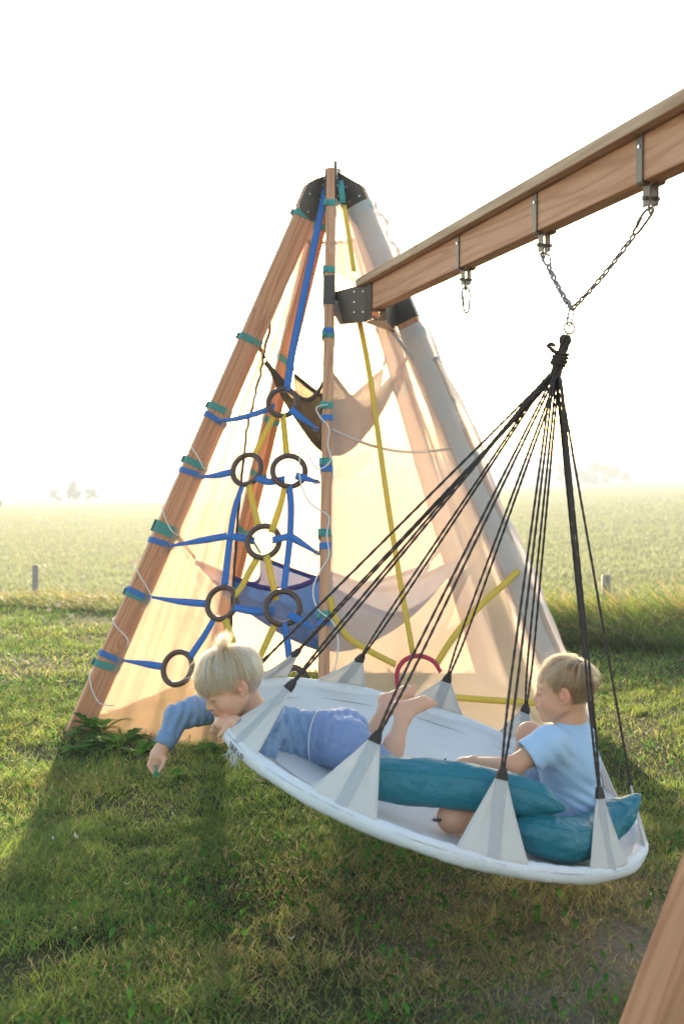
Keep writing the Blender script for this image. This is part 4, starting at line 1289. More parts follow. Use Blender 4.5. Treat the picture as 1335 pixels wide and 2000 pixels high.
# ------------------------------------------------------------------ implicit modelling: smooth unions turned into one skin
class Field:
    def __init__(s, lo, hi, h, M=None):
        s.lo = np.array(lo, float); s.h = h
        s.n = np.ceil((np.array(hi) - s.lo) / h).astype(int) + 1
        s.g = np.full(tuple(s.n), .05, np.float32)
    def box(s, lo, hi):
        a = np.clip(np.floor((np.array(lo) - s.lo) / s.h).astype(int), 0, s.n - 1)
        b = np.clip(np.ceil((np.array(hi) - s.lo) / s.h).astype(int) + 1, 1, s.n)
        return a, b
    def pts(s, a, b):
        ax = [s.lo[i] + s.h * np.arange(a[i], b[i]) for i in range(3)]
        X, Y, Z = np.meshgrid(*ax, indexing='ij')
        return np.stack([X, Y, Z], -1)
    def put(s, lo, hi, fn, k=.01, op='add'):
        a, b = s.box(np.array(lo) - k - .012, np.array(hi) + k + .012)
        if (b <= a).any(): return
        sl = tuple(slice(a[i], b[i]) for i in range(3))
        d = fn(s.pts(a, b)).astype(np.float32)
        g = s.g[sl]
        if op == 'add':
            hh = np.maximum(k - np.abs(g - d), 0) / max(k, 1e-6)
            s.g[sl] = np.minimum(g, d) - hh * hh * k / 4
        elif op == 'sub':
            d = -d
            hh = np.maximum(k - np.abs(g - d), 0) / max(k, 1e-6)
            s.g[sl] = np.maximum(g, d) + hh * hh * k / 4
    def cap(s, a, b, ra, rb=None, k=.012, op='add'):
        rb = ra if rb is None else rb
        a = np.array(a, float); b = np.array(b, float)
        R = max(ra, rb)
        def fn(p):
            ab = b - a; t = np.clip(((p - a) @ ab) / max(ab @ ab, 1e-9), 0, 1)
            return np.linalg.norm(p - a - t[..., None] * ab, axis=-1) - (ra + (rb - ra) * t)
        s.put(np.minimum(a, b) - R, np.maximum(a, b) + R, fn, k, op)
    def chain(s, pts, k=.012, op='add'):
        for (a, ra), (b, rb) in zip(pts[:-1], pts[1:]): s.cap(a, b, ra, rb, k, op)
    def ell(s, c, r, R=None, k=.012, op='add'):
        """ellipsoid; R: 3x3 whose columns are its axes"""
        c = np.array(c, float); r = np.array(r, float); m = r.max()
        Rm = np.eye(3) if R is None else np.array(R)
        def fn(p):
            q = (p - c) @ Rm
            k0 = np.linalg.norm(q / r, axis=-1); k1 = np.linalg.norm(q / (r * r), axis=-1)
            return k0 * (k0 - 1) / np.maximum(k1, 1e-6)
        s.put(c - m, c + m, fn, k, op)
    def cut(s, o, n, k=.004):
        """remove everything on the +n side of the plane"""
        o = np.array(o, float); n = np.array(n, float); n /= np.linalg.norm(n)
        P_ = s.pts(np.zeros(3, int), s.n)
        s.g = np.maximum(s.g, ((P_ - o) @ n).astype(np.float32))
    def cutl(s, o, n, rad):
        """the same, only near o"""
        o = np.array(o, float); n = np.array(n, float); n /= np.linalg.norm(n)
        P_ = s.pts(np.zeros(3, int), s.n)
        m = np.linalg.norm(P_ - o, axis=-1) < rad
        s.g = np.where(m, np.maximum(s.g, ((P_ - o) @ n).astype(np.float32)), s.g)
    def mesh(s, smooth=2):
        g = s.g
        n = g.shape
        sg = g < 0
        # surface nets
        c = np.zeros((n[0] - 1, n[1] - 1, n[2] - 1), np.int8)
        for i in (0, 1):
            for j in (0, 1):
                for k in (0, 1):
                    c += sg[i:n[0] - 1 + i, j:n[1] - 1 + j, k:n[2] - 1 + k]
        act = (c > 0) & (c < 8)
        idx = np.full(act.shape, -1, np.int64)
        cells = np.argwhere(act)
        idx[act] = np.arange(len(cells))
        acc = np.zeros((len(cells), 3)); cnt = np.zeros(len(cells))
        cor = [(i, j, k) for i in (0, 1) for j in (0, 1) for k in (0, 1)]
        for a in cor:
            for ax in range(3):
                if a[ax]: continue
                b = list(a); b[ax] = 1
                ga = g[cells[:, 0] + a[0], cells[:, 1] + a[1], cells[:, 2] + a[2]]
                gb = g[cells[:, 0] + b[0], cells[:, 1] + b[1], cells[:, 2] + b[2]]
                m = (ga < 0) != (gb < 0)
                t = np.where(m, ga / np.where(m, ga - gb, 1), 0)
                p = np.array(a, float)[None] + np.zeros((len(cells), 3)); p[:, ax] += t
                acc += p * m[:, None]; cnt += m
        V = s.lo + s.h * (cells + acc / cnt[:, None])
        Q = []
        for ax in range(3):
            o1, o2 = [i for i in range(3) if i != ax]
            sl0 = [slice(1, n[i] - 1) for i in range(3)]; sl1 = list(sl0)
            sl0[ax] = slice(0, n[ax] - 1); sl1[ax] = slice(1, n[ax])
            A = sg[tuple(sl0)]; B = sg[tuple(sl1)]
            e = np.argwhere(A != B)
            flip = A[tuple(e.T)]
            base = e.copy()
            base[:, o1] += 1; base[:, o2] += 1
            def cell(d1, d2):
                q = base.copy(); q[:, o1] -= d1; q[:, o2] -= d2
                return idx[q[:, 0], q[:, 1], q[:, 2]]
            q = np.stack([cell(0, 0), cell(1, 0), cell(1, 1), cell(0, 1)], -1)
            if ax == 1: flip = ~flip
            q[~flip] = q[~flip][:, ::-1]
            Q.append(q)
        Q = np.concatenate(Q)
        Q = Q[(Q >= 0).all(1)]
        # light smoothing
        for _ in range(smooth):
            nb = np.zeros_like(V); ct = np.zeros(len(V))
            for i in range(4):
                a, b = Q[:, i], Q[:, (i + 1) % 4]
                np.add.at(nb, a, V[b]); np.add.at(ct, a, 1); np.add.at(nb, b, V[a]); np.add.at(ct, b, 1)
            V = V * .5 + .5 * nb / ct[:, None]
        return V, Q[:, ::-1]

def wrinkle(s, amp, pats, lo=None, hi=None):
    """displace a cloth field by travelling folds: pats = (origin, direction, wavelength, radius, phase, strength)"""
    P_ = s.pts(np.zeros(3, int), s.n)
    d = np.zeros(s.g.shape, np.float32)
    for o, dr, wl, rad, ph, st in pats:
        o = np.array(o, float); dr = np.array(dr, float); dr /= np.linalg.norm(dr)
        q = P_ - o
        along = q @ dr
        side = np.linalg.norm(q - along[..., None] * dr, axis=-1)
        w = np.exp(-(q ** 2).sum(-1) / (rad * rad))
        warp = .25 * wl * np.sin(q[..., 0] * 31 + q[..., 2] * 23 + ph * 3) + .2 * wl * np.sin(q[..., 1] * 47 + ph)
        wv = np.sin((along + warp) * 2 * np.pi / wl + ph)
        d += (st * w * (np.abs(wv) ** .8 * np.sign(wv))).astype(np.float32)
    s.g = s.g + amp * d

def skin_mat():
    m, N, L = new_mat('skin')
    out = N.new('ShaderNodeOutputMaterial'); b = N.new('ShaderNodeBsdfPrincipled')
    a = N.new('ShaderNodeVertexColor'); a.layer_name = 'col'
    tc = N.new('ShaderNodeTexCoord'); n = N.new('ShaderNodeTexNoise'); n.inputs['Scale'].default_value = 30; n.inputs['Detail'].default_value = 5; L.new(tc.outputs['Object'], n.inputs['Vector'])
    mx = N.new('ShaderNodeMix'); mx.data_type = 'RGBA'; mx.blend_type = 'OVERLAY'; mx.inputs['Factor'].default_value = .18
    L.new(a.outputs[0], mx.inputs['A']); L.new(n.outputs['Color'], mx.inputs['B'])
    b.inputs['Roughness'].default_value = .5; b.inputs['Specular IOR Level'].default_value = .35
    b.inputs['Subsurface Weight'].default_value = .35; b.inputs['Subsurface Radius'].default_value = (1, .35, .18); b.inputs['Subsurface Scale'].default_value = .006
    L.new(a.outputs[0], b.inputs['Base Color'])
    n2 = N.new('ShaderNodeTexNoise'); n2.inputs['Scale'].default_value = 500; L.new(tc.outputs['Object'], n2.inputs['Vector'])
    bp = N.new('ShaderNodeBump'); bp.inputs['Strength'].default_value = .12; bp.inputs['Distance'].default_value = .001; L.new(n2.outputs[0], bp.inputs['Height']); L.new(bp.outputs[0], b.inputs['Normal'])
    L.new(b.outputs[0], out.inputs[0])
    return m
SKIN = skin_mat()
SKC = np.array([.72, .41, .265]); RDC = np.array([.70, .24, .16])

def np3(v): return np.array([v[0], v[1], v[2]], float)

class Head:
    """child's head: local x right, y forward, z up"""
    def __init__(s, o, fwd, up, k):
        f = np3(Vector(fwd).normalized()); u = np3(up); u = u - f * (u @ f); u /= np.linalg.norm(u)
        r = np.cross(f, u)
        s.o = np3(o); s.A = np.stack([r, f, u], 1); s.k = k     # columns = axes
    def w(s, p): return s.o + s.A @ (np.array(p, float) * s.k)
    def build(s, F_):
        k = s.k; E_ = lambda c, r, kk, op='add', R=None: F_.ell(s.w(c), np.array(r) * k, s.A if R is None else s.A @ R, kk, op)
        C_ = lambda a, b, ra, rb, kk, op='add': F_.cap(s.w(a), s.w(b), ra * k, rb * k, kk, op)
        E_((0, -.015, .030), (.070, .090, .076), .01)
        E_((0, .022, .012), (.061, .060, .066), .02)
        E_((0, .030, -.040), (.053, .048, .052), .025)
        for x in (-1, 1):
            C_((x * .046, .0, -.050), (x * .012, .058, -.086), .017, .014, .022)
            E_((x * .036, .050, -.036), (.023, .022, .024), .018)
        E_((0, .064, -.084), (.016, .015, .013), .014)
        # brow and eye hollows, closed lids
        for x in (-1, 1):
            E_((x * .030, .094, .000), (.019, .014, .011), .014, 'sub')
            E_((x * .030, .0690, -.002), (.0145, .013, .0115), .004)
            C_((x * .016, .078, .016), (x * .044, .066, .017), .005, .004, .010)
        C_((0, .074, .004), (0, .088, -.024), .0065, .0080, .012)
        E_((0, .092, -.030), (.0088, .0085, .0078), .006)
        for x in (-1, 1): E_((x * .010, .083, -.033), (.0062, .0072, .0055), .006)
        # mouth area, lips
        E_((0, .070, -.054), (.026, .016, .018), .012)
        C_((-.013, .080, -.0525), (0, .0875, -.0500), .0034, .0048, .004); C_((.013, .080, -.0525), (0, .0875, -.0500), .0034, .0048, .004)
        C_((-.011, .079, -.0600), (0, .0845, -.0610), .0036, .0052, .004); C_((.011, .079, -.0600), (0, .0845, -.0610), .0036, .0052, .004)
        C_((-.020, .078, -.0560), (.020, .078, -.0560), .0014, .0014, .003, 'sub')
        C_((-.012, .087, -.0558), (.012, .087, -.0558), .0018, .0018, .002, 'sub')
        # ears
        for x in (-1, 1):
            R = np.array(Matrix.Rotation(x * .45, 3, 'Z') @ Matrix.Rotation(-.2, 3, 'X'))
            E_((x * .074, -.012, -.006), (.0085, .020, .030), .006, R=R)
            E_((x * .083, -.006, -.002), (.0075, .011, .018), .005, 'sub', R=R)
            E_((x * .079, -.002, -.012), (.005, .005, .008), .004)
            E_((x * .073, -.004, -.032), (.006, .008, .008), .005)
    def colour(s, V, C):
        q = ((V - s.o) @ s.A) / s.k
        def blob(c, r, col, a):
            w = a * np.exp(-(((q - np.array(c)) / np.array(r)) ** 2).sum(1))
            C[:] = C * (1 - w[:, None]) + np.array(col) * w[:, None]
        for x in (-1, 1):
            blob((x * .042, .058, -.036), (.022, .03, .022), (.72, .30, .20), .55)
            blob((x * .080, -.010, -.004), (.016, .024, .032), (.75, .28, .18), .6)
            blob((x * .031, .080, -.006), (.016, .02, .005), (.50, .25, .17), .5)
            blob((x * .031, .076, .017), (.018, .02, .0045), (.62, .42, .25), .55)
        blob((0, .092, -.030), (.012, .014, .010), (.72, .30, .20), .5)
        blob((0, .085, -.0505), (.017, .02, .0040), (.60, .21, .17), .85)
        blob((0, .083, -.0615), (.015, .02, .0045), (.62, .22, .18), .85)
        blob((0, .084, -.0558), (.016, .01, .0016), (.30, .09, .07), .9)
        blob((0, .012, .075), (.08, .08, .03), (.62, .42, .28), .5)
        return C
    def lashes(s, parent):
        parts = []
        for x in (-1, 1):
            pts = [s.w((x * (.030 + .0135 * c), .0795 - .006 * abs(c) ** 1.5 + .001, -.0065 - .003 * (1 - c * c))) for c in np.linspace(-1, 1, 7)]
            parts.append(tube([Vector(p) for p in pts], .0011 * s.k, 5))
        v, f = merge(parts)
        link('eyelash', mesh('eyelash', v, f, LASH), parent)
LASH = simple('eyelash', (.16, .09, .05), rough=.7)

def hair_mat(name, c1, c2):
    m, N, L = new_mat(name)
    out = N.new('ShaderNodeOutputMaterial')
    hi = N.new('ShaderNodeAttribute'); hi.attribute_name = 'tone'
    mr = N.new('ShaderNodeMix'); mr.data_type = 'RGBA'; mr.inputs['A'].default_value = (*c1, 1); mr.inputs['B'].default_value = (*c2, 1)
    L.new(hi.outputs['Fac'], mr.inputs['Factor'])
    h = N.new('ShaderNodeBsdfHairPrincipled'); h.parametrization = 'COLOR'
    h.inputs['Roughness'].default_value = .35; h.inputs['Radial Roughness'].default_value = .55
    L.new(mr.outputs['Result'], h.inputs['Color'])
    L.new(h.outputs[0], out.inputs[0])
    return m

def make_hair(head, parent, mat, basemat, n=9000, seed=1, whorl=(.1, -.42, .9), fringe=.020, length=.105, messy=.0, tuft=False, nape=-.055, thick=.011, taper=0.0):
    r = np.random.default_rng(seed)
    rad = np.array([.0735, .0935, .080]); cen = np.array([0, -.013, .029])
    w = np.array(whorl, float); w /= np.linalg.norm(w)
    a1 = np.cross(w, [1, 0, 0]); a1 /= np.linalg.norm(a1); a2 = np.cross(w, a1)
    def surf(th, ph, off):
        d = np.cos(th)[..., None] * w + np.sin(th)[..., None] * (np.cos(ph)[..., None] * a1 + np.sin(ph)[..., None] * a2)
        return cen + d * (rad + off[..., None]), d
    def inside(p, jit):
        # hairline: fringe on the forehead, round the ear, down to the nape
        ax = np.abs(p[..., 0])
        lim_front = fringe + .10 * np.clip(ax - .045, 0, 1)
        y = p[..., 1]
        side = -.004 + .1 * 0
        lim = np.where(y > .035, lim_front, np.where(y > -.0, lim_front * ((y) / .035) + (1 - y / .035) * -.020, np.where(y > -.035, .018 * (y > -.028) * (1) - .0, nape)))
        ear = (np.abs(y + .012) < .020)
        lim = np.where(ear, .012, lim)
        return p[..., 2] > lim + jit
    M_ = n * 3
    u = r.random(M_); th0 = np.arccos(1 - u * 1.75); ph = r.uniform(0, 2 * np.pi, M_)
    p0, _ = surf(th0, ph, np.zeros(M_))
    k = inside(p0, .004 * np.ones(M_))
    th0, ph = th0[k][:n], ph[k][:n]; n = len(th0)
    NP = 12
    L_ang = length / .083 * r.uniform(.7, 1.1, n)
    swirl = .35 + r.normal(0, .10, n)
    clump_ = r.normal(0, 1, 400)
    cell = (np.floor((ph + .25 * np.floor(th0 * 5)) / (2 * np.pi) * 44) + 100 * np.floor(th0 * 5)).astype(int)
    uq, cid = np.unique(cell, return_inverse=True)
    clump_ = r.normal(0, 1, max(400, len(uq)))
    cph = np.bincount(cid, ph) / np.bincount(cid)
    jit = r.normal(0, .006, n) + clump_[cid] * .011
    # find the end of each strand
    tt = np.linspace(0, 1, 40)
    end = np.ones(n)
    for t in tt:
        th = th0 + L_ang * t
        p, _ = surf(th, ph + swirl * t * .6, np.zeros(n))
        o = ~inside(p, jit) & (end == 1.0)
        end[o] = t
    end = np.maximum(end, .12)
    P_ = np.zeros((n, NP, 3))
    lay = .003 + thick * np.clip(1 - th0 / 2.0, 0, 1) + .002 * r.random(n)
    for i in range(NP):
        t = i / (NP - 1)
        th = th0 + L_ang * end * t
        off = lay * min(1, t * 3.0) + .004 * np.clip((t - .0), 0, 1) * (.5 + .8 * clump_[cid]) + .003 * t * t * np.clip(th - 1.0, 0, 1)
        off = off * (1 - taper * np.clip((th - .95) / .7, 0, .85))
        phx = ph + (cph[cid] - ph) * .9 * t ** .8 + swirl * t * .6 + .07 * t * clump_[(cid * 7) % len(uq)] + messy * .12 * t * clump_[(cid * 3) % len(uq)]
        p, d = surf(th, phx, off)
        p[:, 2] -= .002 * t * t
        P_[:, i] = p
    # fly-away strands
    fly = r.random(n) < .06 + messy * .06
    P_[fly] += (np.linspace(0, 1, NP) ** 2)[None, :, None] * (r.normal(0, .014, (fly.sum(), 1, 3)) + np.array([0, -.002, .010]))
    if tuft:
        m = 520
        b = np.zeros((m, NP, 3))
        rt = r.normal(0, .010, (m, 2))
        dirn = r.normal(0, .007, (m, 3)) + np.array([.002, -.010, .034])
        for i in range(NP):
            t = i / (NP - 1)
            b[:, i] = np.stack([rt[:, 0], -.038 + rt[:, 1], np.full(m, .106)], -1) + dirn * t * r.uniform(.98, 1.02, (m, 1)) + np.stack([rt[:, 0] * .6 * t, rt[:, 1] * .2 * t - .010 * t * t, -.006 * t * t * np.ones(m)], -1)
        P_ = np.concatenate([P_, b])
    n = len(P_)
    W = head.o + (P_.reshape(-1, 3) * head.k) @ head.A.T
    hc = bpy.data.hair_curves.new('hair_strands')
    hc.add_curves([NP] * n)
    hc.attributes['position'].data.foreach_set('vector', W.astype(np.float32).ravel()) if 'position' in hc.attributes else None
    rr = np.tile(np.linspace(1, .25, NP), n).astype(np.float32) * .00042 * head.k
    at = hc.attributes.get('radius') or hc.attributes.new('radius', 'FLOAT', 'POINT')
    at.data.foreach_set('value', rr)
    colr = hc.attributes.new('tone', 'FLOAT', 'POINT')
    tn = np.clip(.5 + .45 * np.concatenate([clump_[(cid * 5 + 1) % len(uq)], r.normal(0, 1, n - len(cid))]) + r.normal(0, .15, n), 0, 1)
    tn = (tn[:, None] * np.linspace(.75, 1.1, NP)[None]).clip(0, 1)
    colr.data.foreach_set('value', tn.astype(np.float32).ravel())
    hc.materials.append(mat)
    tag(link('hair_strands', hc, parent), kind='stuff')
    # hair cap beneath the strands, its dark colour stands in for shade between locks
    nt, npn = 60, 90
    TH_, PH_ = np.meshgrid(np.linspace(0.001, 2.2, nt), np.linspace(0, 2 * np.pi, npn, endpoint=False), indexing='ij')
    p, d = surf(TH_.ravel(), PH_.ravel(), np.full(nt * npn, .0008) + .001 * np.clip(1 - TH_.ravel() / 1.6, 0, 1))
    ins = inside(p, np.full(len(p), -.002)).reshape(nt, npn)
    fs = []
    for a in range(nt - 1):
        for b in range(npn):
            c = (b + 1) % npn
            if ins[a, b] and ins[a + 1, b] and ins[a, c] and ins[a + 1, c]: fs.append((a * npn + b, a * npn + c, (a + 1) * npn + c, (a + 1) * npn + b))
    link('hair', mesh('hair', head.o + (p * head.k) @ head.A.T, np.array(fs), basemat), parent)

def hand(F_, wrist, palm_c, tips, thumb, r=.0062, palm=(.027, .031, .013), A=None, knuck=None):
    """palm block plus five bent fingers; tips: list of (knuckle, mid, tip)"""
    F_.cap(wrist, palm_c, .0185, .022, .014)
    F_.ell(palm_c, palm, A, .010)
    for i, (a, b, c) in enumerate(tips):
        rr = r * (1, 1.02, .98, .86)[i]
        F_.cap(palm_c, a, .011, rr * 1.12, .004)
        F_.cap(a, b, rr * 1.12, rr, .0035)
        F_.cap(b, c, rr, rr * .86, .0035)
    a, b, c = thumb
    F_.cap(palm_c, a, .012, r * 1.3, .006)
    F_.cap(a, b, r * 1.25, r * 1.12, .004); F_.cap(b, c, r * 1.12, r * .95, .003)

def limb(F_, a, b, ra, rb, mus=0, k=.015, bulge=None):
    F_.cap(a, b, ra, rb, k)
    if mus:
        a = np3(a); b = np3(b)
        c = a + (b - a) * .32
        F_.ell(c + (np3(bulge) if bulge is not None else 0), (mus, mus, mus * 1.9), np.stack([*np.linalg.svd((b - a)[None])[2][1:], (b - a) / np.linalg.norm(b - a)], 1), k)

W2S = 1.0
def W2(px, py, D): return np3(P(px, py, D * W2S))
def WS(px, py, h): return np3(on_swing(px, py, h))

def finish(name, F_, mat, parent, smooth=1, colfn=None):
    V, Q = F_.mesh(smooth)
    me = mesh(name, V, Q, mat)
    if colfn is not None:
        C = np.tile(SKC, (len(V), 1)) * 1.0
        C = colfn(V, C)
        add_col(me, C)
    return link(name, me, parent)

def cotton(name, col, var=.04):
    return simple(name, col, rough=.9, bump=.8, bdist=.012, bscale=30, var=var, vscale=14, sheen=.25, transl=.04)
SW_BLUE = cotton('dusty_blue_jersey', (.20, .30, .465))
SH_BLUE = cotton('periwinkle_shorts', (.215, .29, .49))
TEE = simple('pale_blue_jersey', (.42, .60, .80), rough=.9, bump=.4, bdist=.008, bscale=22, sheen=.2, transl=.04)
GREYSH = cotton('blue_grey_shorts', (.22, .30, .42))
WHITE_TRIM = cotton('white_trim', (.78, .76, .78))
HAIR1 = hair_mat('platinum_hair', (.38, .175, .075), (.93, .60, .36))
HAIR1B = simple('platinum_hair_base', (.27, .165, .075), rough=.7, bump=.6, bscale=350, stretch=(1, 1, .2))  # cap colour darkened to paint depth into the gaps between locks
HAIR2 = hair_mat('sandy_hair', (.22, .10, .04), (.66, .36, .175))
HAIR2B = simple('sandy_hair_base', (.15, .085, .038), rough=.7, bump=.6, bscale=350, stretch=(1, 1, .2))

# ---------------- boy lying on his front
W2S = 1.045
B1_ = empty('person', on_swing(600, 1450), 'fair-haired child in dusty blue top lying face down, arm dangling over the swing edge', 'person')
F1 = Field((-.66, 3.05, .26), (.40, 4.10, 1.0), .003)
h1 = Head(W2(448, 1335, 3.27), (-.80, -.33, -.49), (-.44, -.14, .88), .94)
h1.build(F1)
neck = W2(497, 1398, 3.33)
F1.cap(h1.w((0, -.030, -.045)), neck, .036, .040, .020)
sh_n = W2(525, 1428, 3.24); sh_f = W2(452, 1386, 3.47)
chest = (sh_n + sh_f) / 2 + np.array([.03, .01, -.02])
chest = W2(528, 1432, 3.34); belly = W2(590, 1440, 3.36); hips = W2(652, 1446, 3.33)
F1.cap(neck, chest, .045, .070, .03)
F1.ell(chest, (.080, .085, .070), None, .03)
F1.cap(chest, belly, .070, .066, .03); F1.cap(belly, hips, .066, .070, .03)
F1.cap(sh_n, chest, .036, .055, .03); F1.cap(sh_f, chest, .036, .055, .03)
# near arm: elbow on the bed, hand gripping the rim under the chin
el_n = W2(515, 1466, 3.18); wr_n = W2(458, 1412, 3.20); pm_n = W2(438, 1414, 3.215)
F1.cap(sh_n, el_n, .034, .029, .012); F1.cap(el_n, wr_n, .028, .019, .012)
def fing1():
    out = []
    for i, (kx_, ky_) in enumerate(((425, 1404), (420, 1410), (417, 1418), (420, 1426))):
        D = 3.225 + .010 * i - .0
        a = W2(kx_ + 3, ky_, D); b = W2(kx_ - 3, ky_ + 9, D - .006); c = W2(kx_ + 3, ky_ + 20, D - .002)
        out.append((a, b, c))
    return out
hand(F1, wr_n, pm_n, fing1(), (W2(441, 1422, 3.19), W2(434, 1431, 3.185), W2(428, 1437, 3.19)), palm=(.026, .024, .017))
# far arm: over the rim, elbow bent, hand hanging
el_f = W2(347, 1401, 3.42); wr_f = W2(318, 1458, 3.38); pm_f = W2(310, 1476, 3.375)
F1.cap(sh_f, W2(385, 1388, 3.44), .036, .034, .012); F1.cap(W2(385, 1388, 3.44), el_f, .034, .030, .012); F1.cap(el_f, wr_f, .029, .0195, .012)
D = 3.365
tips = [((W2(296, 1481, D)), W2(291, 1494, D - .010), W2(297, 1507, D - .018)), (W2(303, 1487, D), W2(297, 1502, D - .012), W2(303, 1513, D - .020)), (W2(311, 1490, D), W2(306, 1504, D - .006), W2(309, 1512, D - .014)), (W2(318, 1489, D + .004), W2(314, 1500, D + .004), W2(312, 1507, D - .002))]
hand(F1, wr_f, pm_f, tips, (W2(322, 1482, D - .010), W2(318, 1495, D - .022), W2(311, 1506, D - .028)), palm=(.026, .020, .026))
# legs: thighs on the bed, shins up, soles to the sky
for (hp, kn_, an, hl, bl, toe, rk) in (
    (W2(668, 1452, 3.42), W2(690, 1496, 3.50), W2(752, 1386, 3.58), W2(750, 1368, 3.60), W2(792, 1352, 3.62), W2(812, 1350, 3.62), .036),
    (W2(675, 1452, 3.27), W2(752, 1512, 3.34), W2(786, 1402, 3.42), W2(776, 1383, 3.44), W2(826, 1373, 3.47), W2(843, 1366, 3.48), .036)):
    F1.cap(hips, hp, .062, .056, .02); F1.cap(hp, kn_, .056, .039, .02)
    F1.cap(kn_, an, .036, .0215, .012)
    cc = kn_ + (an - kn_) * .32
    F1.cap(kn_ + (an - kn_) * .2 + np.array([-.006, 0, 0]), kn_ + (an - kn_) * .5 + np.array([-.003, 0, 0]), .037, .029, .02)
    F1.cap(an, hl, .021, .0195, .010)
    F1.cap(hl, bl, .0195, .0185, .012)
    F1.ell(bl, (.025, .022, .017), None, .010)
    F1.cap(an, bl, .019, .015, .020)
    tdir = (toe - bl) / np.linalg.norm(toe - bl)
    up_ = np.array([.1, -.55, .8]); sdv = np.cross(tdir, up_); sdv /= np.linalg.norm(sdv)
    for q in range(5):
        o = sdv * (.018 - .009 * q)
        ln = (.020, .019, .017, .014, .011)[q]
        if an[1] > 3.66: o = -o
        F1.cap(bl + o * .9 + tdir * .006, bl + o * 1.05 + tdir * (.010 + ln), (.0088 if q == 0 else .0062), (.0086 if q == 0 else .0056), .003)
def col1(V, C):
    C = h1.colour(V, C)
    for c, r_ in ((wr_f + (pm_f - wr_f) * 2.6, .030), (pm_n, .022)):
        w = .45 * np.exp(-((V - c) ** 2).sum(1) / r_ ** 2); C = C * (1 - w[:, None]) + RDC * w[:, None]
    for c in (W2(776, 1383, 3.44), W2(750, 1368, 3.6), W2(843, 1366, 3.48), W2(812, 1350, 3.62)):
        w = .4 * np.exp(-((V - c) ** 2).sum(1) / .02 ** 2); C = C * (1 - w[:, None]) + RDC * w[:, None]
    return C
finish('body', F1, SKIN, B1_, 1, col1)
h1.lashes(B1_)
make_hair(h1, B1_, HAIR1, HAIR1B, n=9500, seed=4, whorl=(.05, -.38, .92), fringe=.022, length=.135, messy=.5, tuft=True, nape=-.050)
# long sleeved top
T1 = Field((-.64, 3.08, .28), (.30, 3.92, .95), .004)
T1.cap(neck + (neck - chest) * .10, chest, .050, .082, .03)
T1.ell(chest, (.090, .094, .079), None, .03)
T1.cap(chest, belly, .080, .076, .03); T1.cap(belly, belly + (hips - belly) * .55, .076, .080, .02)
T1.cap(sh_n, chest, .046, .062, .03); T1.cap(sh_f, chest, .046, .062, .03)
T1.cap(sh_n, el_n, .044, .038, .014); T1.cap(el_n, wr_n + (el_n - wr_n) * .22, .037, .029, .014)
T1.cap(sh_f, W2(385, 1388, 3.44), .044, .043, .02); T1.cap(W2(385, 1388, 3.44), el_f, .043, .039, .02); T1.cap(el_f, wr_f + (el_f - wr_f) * .14, .039, .030, .014)
wrinkle(T1, .0042, [(chest + np.array([0, -.08, 0]), (1, .1, -.25), .030, .13, 0, 1), (belly + np.array([0, -.07, .02]), (1, 0, .35), .027, .09, 1, 1), (el_f, el_f - sh_f + np.array([0, 0, .05]), .024, .07, 2, 1.1), (sh_f, el_f - sh_f, .03, .05, 1, .8), (el_n, el_n - sh_n, .022, .07, 0, 1.2), (sh_n, (1, 0, -.8), .026, .06, 0, 1.1)])
T1.cutl(neck + (neck - chest) * .12, h1.w((0, -.02, -.02)) - neck, .062)
T1.cut(belly + (hips - belly) * .62, hips - belly)
T1.cap(h1.w((0, -.030, -.045)), neck, .042, .044, .004, 'sub')
dw = wr_f - el_f
T1.cap(wr_f - dw * .16, wr_f + dw * .4, .0245, .0245, .003, 'sub')
finish('sweatshirt', T1, SW_BLUE, B1_, 1)
# ribbed cuff
def cuff(c, d, r0, r1, ln, mat, parent, name='cuff'):
    d = d / np.linalg.norm(d); M = frame(c, d)
    pts = []
    vs, fs = [], []
    prof = [(r1 * .86, ln), (r1, ln), (r1 * 1.03, ln * .5), (r0, 0), (r0 * .86, 0)]
    ns = 48
    for (rr, z) in prof:
        for k in range(ns):
            a = 2 * math.pi * k / ns
            q = rr + (.0006 if k % 2 else 0)
            vs.append(M @ Vector((math.cos(a) * q, math.sin(a) * q, z)))
    for i in range(len(prof) - 1):
        for k in range(ns): fs.append((i * ns + k, i * ns + (k + 1) % ns, (i + 1) * ns + (k + 1) % ns, (i + 1) * ns + k))
    link(name, mesh(name, vs, fs, mat), parent)
cuff(wr_f - dw * .38, dw, .0335, .0300, .034, SW_BLUE, B1_)
# print on the back of the top: pale curved strokes with a dark one
PALE = simple('pale_print', (.80, .80, .74), rough=.8)
bk = lambda px, py, D: Vector(W2(px, py, D))
for nm_, mt_, pts in (('printed_mark', PALE, [(541, 1372), (545, 1367), (549, 1370), (550, 1376)]), ('printed_mark', PALE, [(553, 1380), (554, 1388), (553, 1394)]), ('printed_mark', INK, [(544, 1364), (549, 1370), (552, 1377)])):
    pth = []
    for (px, py) in pts:
        pth.append(bk(px, py, 3.265))
    v, f = strap(bezier_path(pth, 5), .0035, .001, Vector((1, 0, .3)))
    link(nm_, mesh(nm_, v, f, mt_), B1_)
